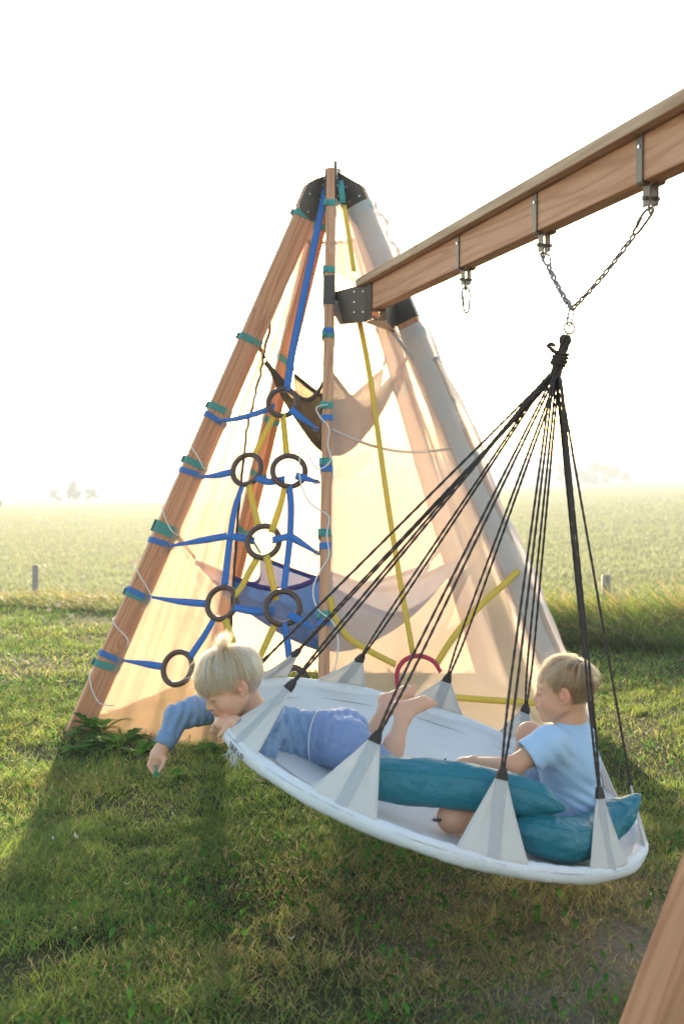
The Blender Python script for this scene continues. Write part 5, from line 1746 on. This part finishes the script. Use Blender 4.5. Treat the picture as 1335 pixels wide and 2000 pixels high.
# shorts
S1 = Field((-.14, 3.1, .28), (.34, 3.95, .80), .004)
S1.cap(belly + (hips - belly) * .5, hips, .078, .084, .03)
S1.ell(hips + np.array([.03, .03, .022]), (.075, .080, .066), None, .03)
for (hp, kn_) in ((W2(668, 1452, 3.42), W2(690, 1496, 3.50)), (W2(675, 1452, 3.27), W2(752, 1512, 3.34))):
    S1.cap(hips, hp, .072, .072, .02); S1.cap(hp, hp + (kn_ - hp) * .78, .070, .058, .02)
wrinkle(S1, .0035, [(hips + np.array([0, -.08, .03]), (.8, 0, -.5), .028, .08, 0, 1), (hips + np.array([.05, -.05, -.02]), (.3, 0, 1), .024, .07, 1, 1), (hips + np.array([.03, 0, .07]), (1, 0, .1), .022, .07, 1, .8)])
S1.cut(belly + (hips - belly) * .58, belly - hips)
finish('shorts', S1, SH_BLUE, B1_, 1)
# gathered waistband with its pale edge
wb = belly + (hips - belly) * .56; M = frame(wb, hips - belly)
vs, fs = [], []
ns = 90
for i, (dz, rr) in enumerate(((-.004, .070), (-.004, .0835), (.006, .0855), (.014, .0845), (.024, .0855), (.032, .083), (.032, .070))):
    for k in range(ns):
        a = 2 * math.pi * k / ns
        q = rr + .0011 * math.sin(k * 2.2 + i)
        vs.append(M @ Vector((math.cos(a) * q, math.sin(a) * q, dz)))
for i in range(6):
    for k in range(ns): fs.append((i * ns + k, i * ns + (k + 1) % ns, (i + 1) * ns + (k + 1) % ns, (i + 1) * ns + k))
link('waistband', mesh('waistband', vs, fs, SH_BLUE), B1_)
v, f = tube([M @ Vector((math.cos(a) * .0845, math.sin(a) * .0845, -.005)) for a in np.linspace(0, 2 * math.pi, 61)[:-1]], .0019, 6, closed=True)
link('waist_trim', mesh('waist_trim', v, f, WHITE_TRIM), B1_)

# ---------------- boy sitting with his back to us
W2S = 1.045
B2_ = empty('person', on_swing(1110, 1600), 'blond child in pale blue t-shirt sitting on teal cushions with back turned, looking left', 'person')
F2 = Field((.15, 2.90, .18), (.92, 3.82, 1.25), .003)
h2 = Head(W2(1099, 1349, 3.24), (-.955, .27, -.05), (-.04, .02, 1), .87)
h2.build(F2)
nk = W2(1114, 1414, 3.25)
F2.cap(h2.w((0, -.034, -.045)), nk, .031, .035, .018)
s_n = W2(1072, 1452, 3.15); s_f = W2(1130, 1440, 3.34)
ch = W2(1110, 1488, 3.26); be_ = W2(1114, 1545, 3.28); hp_ = W2(1108, 1592, 3.29)
F2.cap(nk, ch, .040, .068, .03); F2.cap(ch, be_, .070, .064, .03); F2.cap(be_, hp_, .064, .072, .03)
F2.cap(s_n, ch, .034, .055, .03); F2.cap(s_f, ch, .034, .055, .03)
el2 = W2(1000, 1497, 3.13); wr2 = W2(925, 1490, 3.24); pl2 = W2(905, 1493, 3.265)
F2.cap(s_n, el2, .033, .0265, .012); F2.cap(el2, wr2, .0265, .0175, .014)
D = 3.28
tips = [(W2(893, 1493, D), W2(884, 1497, D), W2(878, 1503, D)), (W2(892, 1498, D - .01), W2(884, 1502, D - .01), W2(878, 1508, D - .01)), (W2(893, 1503, D - .02), W2(887, 1507, D - .02), W2(882, 1512, D - .02)), (W2(895, 1507, D - .03), W2(890, 1511, D - .03), W2(887, 1515, D - .03))]
hand(F2, wr2, pl2, tips, (W2(902, 1490, D + .012), W2(894, 1489, D + .02), W2(887, 1491, D + .024)), palm=(.026, .026, .013))
# far arm rests by the raised knee
el3 = W2(1062, 1505, 3.44); wr3 = W2(1010, 1520, 3.47)
F2.cap(s_f, el3, .033, .026, .012); F2.cap(el3, wr3, .025, .018, .012); F2.ell(wr3 + np.array([-.03, 0, -.005]), (.026, .02, .014), None, .01)
for q in range(4): F2.cap(wr3 + np.array([-.035, -.015 + .010 * q, 0]), wr3 + np.array([-.068, -.018 + .012 * q, -.012]), .0065, .0055, .003)
F2.cap(wr3 + np.array([-.02, -.018, 0]), wr3 + np.array([-.042, -.034, -.004]), .008, .007, .004)
# far leg: knee raised
hf = W2(1080, 1588, 3.38); kf = W2(1034, 1436, 3.44); af = W2(1004, 1550, 3.52)
F2.cap(hp_, hf, .060, .056, .02); F2.cap(hf, kf, .054, .038, .02); F2.ell(kf, (.037, .037, .035), None, .02); F2.cap(kf, af, .036, .022, .014); F2.cap(af, af + np.array([-.10, .0, -.012]), .020, .016, .012)
# near leg: folded flat on the bed
hn = W2(1075, 1600, 3.20); kn2 = W2(884, 1597, 3.03); an2 = W2(1000, 1568, 3.30)
F2.cap(hp_, hn, .060, .055, .02); F2.cap(hn, kn2, .054, .039, .02); F2.ell(kn2, (.038, .036, .035), None, .02); F2.cap(kn2, an2, .035, .022, .014); F2.cap(an2, an2 + np.array([.09, .02, -.02]), .020, .017, .012)
def col2(V, C):
    C = h2.colour(V, C)
    C = C * np.array([.98, .93, .88])
    for c, r_ in ((kf, .04), (kn2, .05), (el2, .03)):
        w = .35 * np.exp(-((V - c) ** 2).sum(1) / r_ ** 2); C = C * (1 - w[:, None]) + RDC * w[:, None]
    return C
finish('body', F2, SKIN, B2_, 1, col2)
h2.lashes(B2_)
make_hair(h2, B2_, HAIR2, HAIR2B, n=9500, seed=9, whorl=(-.12, -.50, .86), fringe=.026, length=.095, messy=.35, nape=-.050, thick=.009, taper=.9)
T2 = Field((.22, 2.95, .22), (.93, 3.75, 1.02), .004)
T2.cap(nk + (nk - ch) * .02, ch, .048, .082, .03); T2.cap(ch, be_, .083, .080, .03); T2.cap(be_, hp_, .080, .086, .03)
T2.cap(s_n, ch, .050, .070, .03); T2.cap(s_f, ch, .046, .064, .03)
T2.cap(s_n, s_n + (el2 - s_n) * .55, .049, .050, .014)
T2.cap(s_f, s_f + (el3 - s_f) * .6, .045, .048, .014)
wrinkle(T2, .0019, [(be_ + np.array([.05, -.07, -.02]), (.5, 0, 1), .040, .10, 0, 1), (s_n + np.array([.03, -.02, -.05]), (.7, 0, .7), .028, .06, 1, 1.1), (hp_ + np.array([.0, -.08, .02]), (.4, .2, 1), .026, .08, 2, 1.2), (be_ + np.array([.0, -.05, .02]), (1, 0, .35), .055, .12, 1, .8)])
T2.cutl(nk + (nk - ch) * .10, nk - ch, .058)
T2.cut(hp_ + np.array([0, 0, -.025]), (-.15, 0, -1))
ds = el2 - s_n
T2.cap(s_n + ds * .52, s_n + ds * .9, .0440, .0440, .003, 'sub')
# flatten the sleeve end so that it reads as a hem
P_ = T2.pts(np.zeros(3, int), T2.n); q = s_n + ds * .60; dn = ds / np.linalg.norm(ds)
m_ = np.linalg.norm(P_ - q, axis=-1) < .075
T2.g = np.where(m_, np.maximum(T2.g, ((P_ - q) @ dn).astype(np.float32)), T2.g)
T2.cap(h2.w((0, -.034, -.045)), nk, .040, .040, .003, 'sub')
finish('t_shirt', T2, TEE, B2_, 1)
c_ = nk + (nk - ch) * .085
dn = (nk - ch) / np.linalg.norm(nk - ch)
v, f = tube([frame(c_, dn) @ Vector((math.cos(a) * .0445, math.sin(a) * .0445, .002 + .004 * math.sin(a))) for a in np.linspace(0, 2 * math.pi, 41)[:-1]], .0035, 7, closed=True)
link('collar', mesh('collar', v, f, TEE), B2_)
S2 = Field((.30, 2.95, .16), (.90, 3.80, .72), .005)
S2.cap(hp_, hp_ + np.array([0, 0, .03]), .074, .070, .03); S2.cap(hp_, hn, .068, .060, .02); S2.cap(hn, hn + (kn2 - hn) * .45, .060, .055, .02)
S2.cap(hp_, hf, .070, .066, .02); S2.cap(hf, hf + (kf - hf) * .45, .064, .056, .02)
finish('shorts', S2, GREYSH, B2_, 1)

W2S = 1.0
# ------------------------------------------------------------------ teal bolsters
TEALC = simple('teal_nylon', (.018, .165, .215), rough=.48, spec=.45, bump=.9, bdist=.016, bscale=20, var=.08, vscale=6)
def bolster(label, pts, rads, seed, flat=1.0):
    r = np.random.default_rng(seed)
    path = bezier_path([Vector(p) for p in pts], 14)
    n = len(path); cum = [0]
    for a, b in zip(path[:-1], path[1:]): cum.append(cum[-1] + (b - a).length)
    tot = cum[-1]
    vs, fs = [], []; ns = 48
    nrm = Vector((0, 0, 1))
    ph = r.uniform(0, 6.28, 12)
    for i, q in enumerate(path):
        tg = (path[min(i + 1, n - 1)] - path[max(i - 1, 0)]).normalized()
        sd = tg.cross(Vector((0, 0, 1))).normalized(); up_ = sd.cross(tg)
        t = cum[i] / tot
        e = min(1, (min(t, 1 - t) * tot / .075)) ** .5
        R = float(np.interp(t, np.linspace(0, 1, len(rads)), rads))
        for k in range(ns):
            a = 2 * math.pi * k / ns
            # pinched square end seams, gathers running in from them
            endw = 1 - e
            rr = R * (e * .97 + .03)
            gath = .045 * math.sin(a * 7 + ph[0] + 3 * t) * math.exp(-min(t, 1 - t) * tot / .055) + .030 * math.sin(a * 4 + ph[1] + 14 * t) * math.exp(-min(t, 1 - t) * tot / .11)
            soft = .018 * math.sin(3 * a + 22 * t + ph[2]) + .014 * math.sin(5 * a - 31 * t + ph[3]) + .022 * math.sin(2 * a + 9 * t + ph[4])
            crease = -.035 * math.exp(-((math.sin((a * 1.3 + 17 * t + ph[5])) ** 2) / .03)) * (.5 + .5 * math.sin(13 * t + ph[6]))
            rd = 1 - abs(2 * float(vnoise(np.array([(a / 2 / math.pi * 9) % 62.]), np.array([t * tot * 26 + seed * 3.]), 1.0, seed)[0]) - 1)
            rd2 = 1 - abs(2 * float(vnoise(np.array([(math.cos(a) * 3 + 8 + t * 8) % 62.]), np.array([math.sin(a) * 3 + 8 + t * tot * 9.]), 1.0, seed + 5)[0]) - 1)
            rr *= 1 + gath + soft + crease - .045 * rd ** 5 - .05 * rd2 ** 7
            x = math.cos(a) * rr * (1 + .25 * endw); z = math.sin(a) * rr * flat * (1 - .35 * endw)
            vs.append(q + sd * x + up_ * z)
    for i in range(n - 1):
        for k in range(ns): fs.append((i * ns + k, i * ns + (k + 1) % ns, (i + 1) * ns + (k + 1) % ns, (i + 1) * ns + k))
    fs.append(tuple(range(ns))[::-1]); fs.append(tuple((n - 1) * ns + k for k in range(ns)))
    o = tag(link('bolster_cushion', mesh('bolster_cushion', vs, fs, TEALC)), label, 'cushion', 'teal bolster cushions on the swing')
    sm = o.modifiers.new('sub', 'SUBSURF'); sm.levels = 1; sm.render_levels = 1
    # seam along the length
    m_ = link('seam', mesh('seam', *tube([vs[i * ns + 5] for i in range(2, n - 2)], .0016, 5), TEALC), o)
    return o
bolster('long straight teal bolster lying across the near side of the swing over a knee', [W2(668, 1512, 3.20), W2(740, 1520, 3.18), W2(860, 1531, 3.15), W2(980, 1547, 3.135), W2(1060, 1566, 3.12), W2(1104, 1580, 3.12)], [.055, .063, .064, .063, .054, .038], 3)
bolster('bent teal bolster tucked under the seated child with one corner sticking up', [W2(988, 1596, 3.14), W2(1040, 1622, 3.12), W2(1100, 1640, 3.15), W2(1160, 1626, 3.27), W2(1205, 1592, 3.34), W2(1249, 1550, 3.38)], [.052, .070, .068, .060, .056, .032], 8, .9)

# ------------------------------------------------------------------ small things
def blob_toy(label, parts, mat, cat='toy', h=.0008):
    lo = np.min([np.minimum(a, b) - r for a, b, r, _ in parts], 0) - .006; hi = np.max([np.maximum(a, b) + r for a, b, r, _ in parts], 0) + .006
    Fd = Field(lo, hi, h)
    for a, b, ra, rb in parts: Fd.cap(a, b, ra, rb, .002)
    V, Q = Fd.mesh(1)
    return tag(link('toy', mesh('toy', V, Q, mat)), label, cat)
D = 3.485
GTOY = simple('green_plastic', (.03, .30, .16), rough=.35)
blob_toy('small green long-necked toy held in the dangling hand', [(W2(302, 1497, D), W2(305, 1495, D), .0022, .0026), (W2(305, 1495, D), W2(305.5, 1501, D), .0022, .0022), (W2(305.5, 1501, D), W2(303, 1508, D), .0026, .0040), (W2(303, 1508, D), W2(301.5, 1515, D), .0040, .0030), (W2(301.5, 1515, D), W2(300, 1520, D), .0028, .001), (W2(303, 1508, D), W2(309, 1513, D + .004), .003, .004), (W2(309, 1513, D + .004), W2(314, 1512, D + .006), .0038, .0016)], GTOY)
DTOY = simple('dark_plastic', (.035, .028, .022), rough=.5)
BTOY = simple('tan_plastic', (.42, .30, .16), rough=.5)
pt = WS(859, 1494, .012); q = lambda x, y, z: pt + np.array([x, y, z])
blob_toy('tiny dark toy insect with one raised wing on the white swing bed', [(q(-.010, 0, 0), q(.008, 0, 0), .004, .0045), (q(-.006, 0, 0), q(-.008, 0, .010), .002, .001), (q(0, 0, 0), q(-.001, 0, .012), .002, .001), (q(.006, 0, .002), q(.007, 0, .010), .002, .001), (q(.008, 0, .002), q(.016, .002, .018), .0022, .0028), (q(-.010, 0, 0), q(-.024, 0, .001), .0018, .0008), (q(-.006, 0, 0), q(-.008, -.006, -.006), .0012, .001), (q(.004, 0, 0), q(.006, -.006, -.006), .0012, .001)], DTOY)
pt = WS(917, 1489, .016)
blob_toy('tiny tan toy beside the seated child\'s wrist on the swing bed', [(q(-.006, 0, .004), q(.004, 0, .004), .006, .006), (q(-.006, 0, .004), q(-.014, 0, .0), .004, .003), (q(.0, 0, .008), q(.004, 0, .011), .004, .003), (q(.004, 0, .002), q(.014, 0, .0), .003, .002)], BTOY)
pt = WS(852, 1602, .010)
blob_toy('tiny dark toy creature on the bed below the long bolster', [(q(-.006, 0, 0), q(.008, 0, 0), .004, .005), (q(-.004, 0, 0), q(-.008, 0, .008), .002, .001), (q(.002, 0, 0), q(.0, -.004, .010), .002, .001), (q(-.006, 0, 0), q(-.014, 0, .002), .002, .001)], DTOY)

# fence posts on the bank
POSTM = wood_mat('grey_fence_wood', (.34, .31, .25), (.20, .18, .14))
for px, top, D, r, lb, tl_ in ((70, 1103, 15.0, .042, 'slim weathered fence post leaning slightly beyond the lawn on the left', .03), (1183, 1122, 12.0, .048, 'thicker weathered fence post in tall grass on the right', .0)):
    tp = P(px, top, D); g = float(gz(tp.x, D)); ft = Vector((tp.x - tl_, D, g - .2))
    bm = bmesh.new(); L_ = (tp - ft).length
    bmesh.ops.create_cone(bm, cap_ends=True, segments=20, radius1=r, radius2=r * .95, depth=L_)
    for v in bm.verts: v.co.z += L_ / 2
    tope = [e for e in bm.edges if all(v.co.z > L_ - .001 for v in e.verts)]
    bmesh.ops.bevel(bm, geom=tope, offset=.008, segments=2, affect='EDGES')
    tag(link('fence_post', bm_mesh('fence_post', bm, POSTM, True), None, frame(ft, tp - ft)), lb, 'fence post', 'fence posts along the field')

# trees far out in the haze
BARK = simple('bark', (.12, .09, .065), rough=.9, bump=.6, bscale=20)
LEAF = attr_mat('far_leaves', rough=.6, transl=.3, spec=.1)
def far_tree(label, px, pbase, ptop, wpx, D, seed, group=None, lobes=9, n=5000):
    r = np.random.default_rng(seed)
    base = P(px, pbase, D); top = P(px, ptop, D)
    H_ = top.z - base.z; W_ = wpx / F * D
    x0 = base.x; z0 = float(gz(x0, D))
    H_ = top.z - z0
    T_ = empty('tree', (x0, D, z0), label, 'tree', group)
    limbs = [tube([Vector((x0, D, z0 - .3)), Vector((x0 + .02 * W_, D, z0 + H_ * .35)), Vector((x0 - .01 * W_, D, z0 + H_ * .7))], H_ * .03, 7, rfun=lambda t: H_ * (.035 - .025 * t))]
    cs = []
    for k in range(lobes):
        a = r.uniform(0, 2 * math.pi); rr = math.sqrt(r.random()) * .5 * W_ * .72
        z = z0 + H_ * r.uniform(.10, .86)
        k_ = 1 - .5 * max(0, (z - z0) / H_ - .5)
        c = np.array([x0 + math.cos(a) * rr * k_, D + math.sin(a) * rr * k_ * .8, z])
        cs.append((c, W_ * r.uniform(.12, .22)))
        limbs.append(tube([Vector((x0, D, z0 + H_ * .3)), Vector(c)], H_ * .010, 5))
    v, f = merge(limbs); link('trunk', mesh('trunk', v, f, BARK), T_)
    C = np.array([cs[i][0] for i in r.integers(0, lobes, n)]); R_ = np.array([cs[i][1] for i in r.integers(0, lobes, n)])
    ii = r.integers(0, lobes, n); C = np.array([c[0] for c in cs])[ii]; R_ = np.array([c[1] for c in cs])[ii]
    d = r.normal(size=(n, 3)); d /= np.linalg.norm(d, axis=1)[:, None]
    p = C + d * (R_ * r.uniform(.35, 1.1, n))[:, None] * np.array([1, 1, .85])
    p[:, 2] = np.minimum(p[:, 2], z0 + H_)
    s = H_ * r.uniform(.018, .045, n)
    u = r.normal(size=(n, 3)); u /= np.linalg.norm(u, axis=1)[:, None]; w = np.cross(u, r.normal(size=(n, 3))); w /= np.linalg.norm(w, axis=1)[:, None]
    V = np.stack([p - u * s[:, None], p + w * s[:, None] * .6, p + u * s[:, None], p - w * s[:, None] * .6], 1).reshape(-1, 3)
    Q = (np.arange(n) * 4)[:, None] + np.arange(4)[None]
    me = mesh('crown', V, Q, LEAF, smooth=False)
    add_col(me, np.repeat(np.array([.055, .075, .028]) * r.uniform(.6, 1.5, (n, 1)), 4, 0))
    link('crown', me, T_)
far_tree('dark leafy tree cut off by the left edge of the photograph', -14, 1028, 972, 50, 130, 1)
gl = 'hazy trees standing out in the field on the left'
far_tree('tall domed tree in the middle of the misty clump on the left', 145, 975, 936, 34, 205, 2, gl)
far_tree('small rounded tree right of the tallest one in the left mist', 178, 975, 951, 28, 212, 3, gl)
far_tree('low bushy tree left of the tallest one in the left mist', 108, 974, 955, 26, 216, 4, gl)
gr = 'hazy trees of the grove on the right horizon'
far_tree('narrow misty tree at the left end of the right-hand grove', 1098, 932, 899, 34, 250, 5, gr)
far_tree('broad misty tree in the middle of the right-hand grove', 1150, 932, 897, 58, 255, 6, gr, lobes=14)
far_tree('wide misty tree near the right of the right-hand grove', 1188, 932, 900, 50, 262, 7, gr, lobes=12)
far_tree('small square-topped bush right of the grove in the mist', 1222, 932, 915, 24, 255, 8, gr)
# the last treeline, a low band lost in the mist
n = 16000
r_ = np.random.default_rng(77)
x = r_.uniform(-150, 190, n); y = 390 + r_.uniform(-8, 8, n)
hh = 3.2 + 1.6 * np.sin(x * .035 + 1) * np.sin(x * .012) + 1.6 * vnoise(x, y, .12, 50)
z = gz(x, y) + hh * r_.random(n) ** .7
p = np.stack([x, y, z], -1); s = r_.uniform(.3, .8, n)
u = r_.normal(size=(n, 3)); u /= np.linalg.norm(u, axis=1)[:, None]; w = np.cross(u, r_.normal(size=(n, 3))); w /= np.linalg.norm(w, axis=1)[:, None]
V = np.stack([p - u * s[:, None], p + w * s[:, None] * .7, p + u * s[:, None], p - w * s[:, None] * .7], 1).reshape(-1, 3)
me = mesh('treeline', V, (np.arange(n) * 4)[:, None] + np.arange(4)[None], LEAF, smooth=False)
add_col(me, np.repeat(np.array([.05, .07, .03]) * r_.uniform(.6, 1.4, (n, 1)), 4, 0))
tag(link('treeline', me), 'faint far-off line of trees lost in the mist at the horizon', 'treeline', kind='stuff')

# ------------------------------------------------------------------ weeds, seed heads, fallen bits
WEED = attr_mat('weed_leaf', rough=.7, transl=.45, spec=.06, tboost=1.3)
def weed(label, x, y, n, size, seed, up=.6, group='leafy weeds at the foot of the pyramid'):
    r = np.random.default_rng(seed)
    z0 = float(gz(x, y))
    W_ = empty('leafy_weed', (x, y, z0), label, 'weed', group)
    for k in range(n):
        a = r.uniform(0, 2 * math.pi) ; L_ = size * r.uniform(.6, 1.1); wd = L_ * r.uniform(.24, .36); el = r.uniform(.2, 1.1) * up + .25
        d = Vector((math.cos(a) * math.cos(el), math.sin(a) * math.cos(el), math.sin(el))); sd = Vector((-math.sin(a), math.cos(a), 0))
        o = Vector((x, y, z0)) + Vector((r.normal(0, .015), r.normal(0, .015), 0))
        vs = []; m = 9
        for i in range(m + 1):
            t = i / m
            c = o + d * L_ * t + Vector((0, 0, -1)) * L_ * .38 * t * t
            prof = (math.sin(math.pi * min(1, t * .92 + .04)) ** .8) * (.25 if t < .25 else 1) * (1 + .22 * ((i % 2) * 2 - 1)) * wd / 2 + .0015
            cup = .25 * prof
            vs += [c - sd * prof + Vector((0, 0, cup)), c, c + sd * prof + Vector((0, 0, cup))]
        fs = []
        for i in range(m):
            for q in (0, 1): fs.append((i * 3 + q, i * 3 + q + 1, i * 3 + 3 + q + 1, i * 3 + 3 + q))
        me = mesh('leaf', vs, fs, WEED)
        add_col(me, np.tile(np.array([.08, .18, .03]) * r.uniform(.6, 1.5), (len(vs), 1)))
        link('leaf', me, W_)
def at_ground(px, py):
    r = ray(px, py); t = -EYE.z / r.z
    return EYE + r * t
for k, (px, py, n, s, lb) in enumerate(((188, 1440, 14, .23, 'tall broad-leaved weed against the foot of the far left pole'), (232, 1462, 15, .20, 'low leafy weed just right of the left pole foot'), (150, 1470, 13, .13, 'flat dark weed left of the left pole foot'), (275, 1478, 14, .14, 'leafy weed below the door flap hem, near the dangling hand'), (410, 1478, 14, .13, 'small weed under the door flap hem by the swing edge'), (345, 1520, 9, .08, 'small flat weed in the lawn just below the dangling hand'), (1180, 1360, 8, .11, 'leafy weed in sunlit lawn right of the seated child'), (880, 1820, 7, .07, 'small weed in dry grass in the shade under the swing'))):
    q = at_ground(px, py); weed(lb, q.x, q.y, n, s, 30 + k, .9 if k == 0 else .6, 'leafy weeds at the foot of the pyramid' if k < 6 else 'leafy weeds near the swing')

def dandelion(px, py, pg, label, seed, R_=.016):
    """seed head at px, py on a stalk rooted at photograph height pg"""
    r = np.random.default_rng(seed)
    g = at_ground(px, pg); c = P(px, py, g.y)
    D_ = empty('dandelion', (g.x, g.y, 0), label, 'dandelion', 'dandelion seed heads at the edge of the lawn')
    v, f = tube(bezier_path([Vector((g.x, g.y, float(gz(g.x, g.y)) - .01)), Vector((g.x + .006, g.y, c.z * .5)), c], 4), .0018, 5)
    link('stalk', mesh('stalk', v, f, GREENSTALK), D_)
    parts = []
    for k in range(90):
        d = Vector(r.normal(size=3)).normalized()
        parts.append(tube([c + d * .002, c + d * R_ * r.uniform(.85, 1.05)], .0005, 3))
        e = c + d * R_; s1 = d.orthogonal().normalized(); s2 = d.cross(s1)
        for q in range(4):
            a = q * 1.57 + r.random(); parts.append(tube([e, e + (s1 * math.cos(a) + s2 * math.sin(a)) * .004 + d * .002], .0004, 3))
    v, f = merge(parts); link('seed_head', mesh('seed_head', v, f, FLUFF), D_)
GREENSTALK = simple('stalk_green', (.16, .22, .06), rough=.6, transl=.2)
FLUFF = simple('seed_fluff', (.80, .76, .68), rough=.9, transl=.45)
for k, (px, py, pg, lb) in enumerate(((157, 1171, 1192, 'tallest dandelion clock standing at the lawn edge on the left'), (115, 1183, 1200, 'dandelion clock left of the tallest one at the lawn edge'), (140, 1204, 1215, 'lowest dandelion clock in front of the tallest one'), (96, 1192, 1205, 'small dandelion clock furthest left at the lawn edge'))):
    dandelion(px, py, pg, lb, 60 + k, .020)

PETAL = simple('pale_petal', (.72, .62, .50), rough=.8, transl=.3)
for k, (px, py, s, lb) in enumerate(((150, 1657, .028, 'curled pale petal on the shaded lawn at the left'), (104, 1660, .016, 'small flat pale petal left of the curled one'), (248, 1745, .016, 'small round white tuft of down on the lawn'), (570, 1855, .018, 'blurred white tuft of down on the lawn below the swing'), (337, 1607, .012, 'tiny pale petal on the lawn below the dangling hand'), (465, 1622, .009, 'tiny orange-lit petal on the lawn left under the swing'), (1270, 1778, .015, 'small white petal on the bare earth by the wooden leg'), (1172, 1828, .012, 'tiny white petal on bare earth left of the wooden leg'))):
    g = at_ground(px, py); r = np.random.default_rng(90 + k)
    z = float(gz(g.x, g.y)) + .035
    a = r.uniform(0, 6.28); d = Vector((math.cos(a), math.sin(a), .35)); sd = Vector((-math.sin(a), math.cos(a), .2))
    vs = []
    for i in range(7):
        t = i / 6
        c = Vector((g.x, g.y, z)) + d * s * (t - .5) + Vector((0, 0, s * .5 * (2 * t - 1) ** 2))
        w_ = s * .28 * math.sin(math.pi * (t * .9 + .05))
        vs += [c - sd * w_ + Vector((0, 0, w_ * .5)), c, c + sd * w_ + Vector((0, 0, w_ * .5))]
    fs = [(i * 3 + q, i * 3 + q + 1, i * 3 + 4 + q, i * 3 + 3 + q) for i in range(6) for q in (0, 1)]
    o = tag(link('petal', mesh('petal', vs, fs, PETAL)), lb, 'petal', 'pale petals and down scattered on the lawn')
    md = o.modifiers.new('thick', 'SOLIDIFY'); md.thickness = .0008
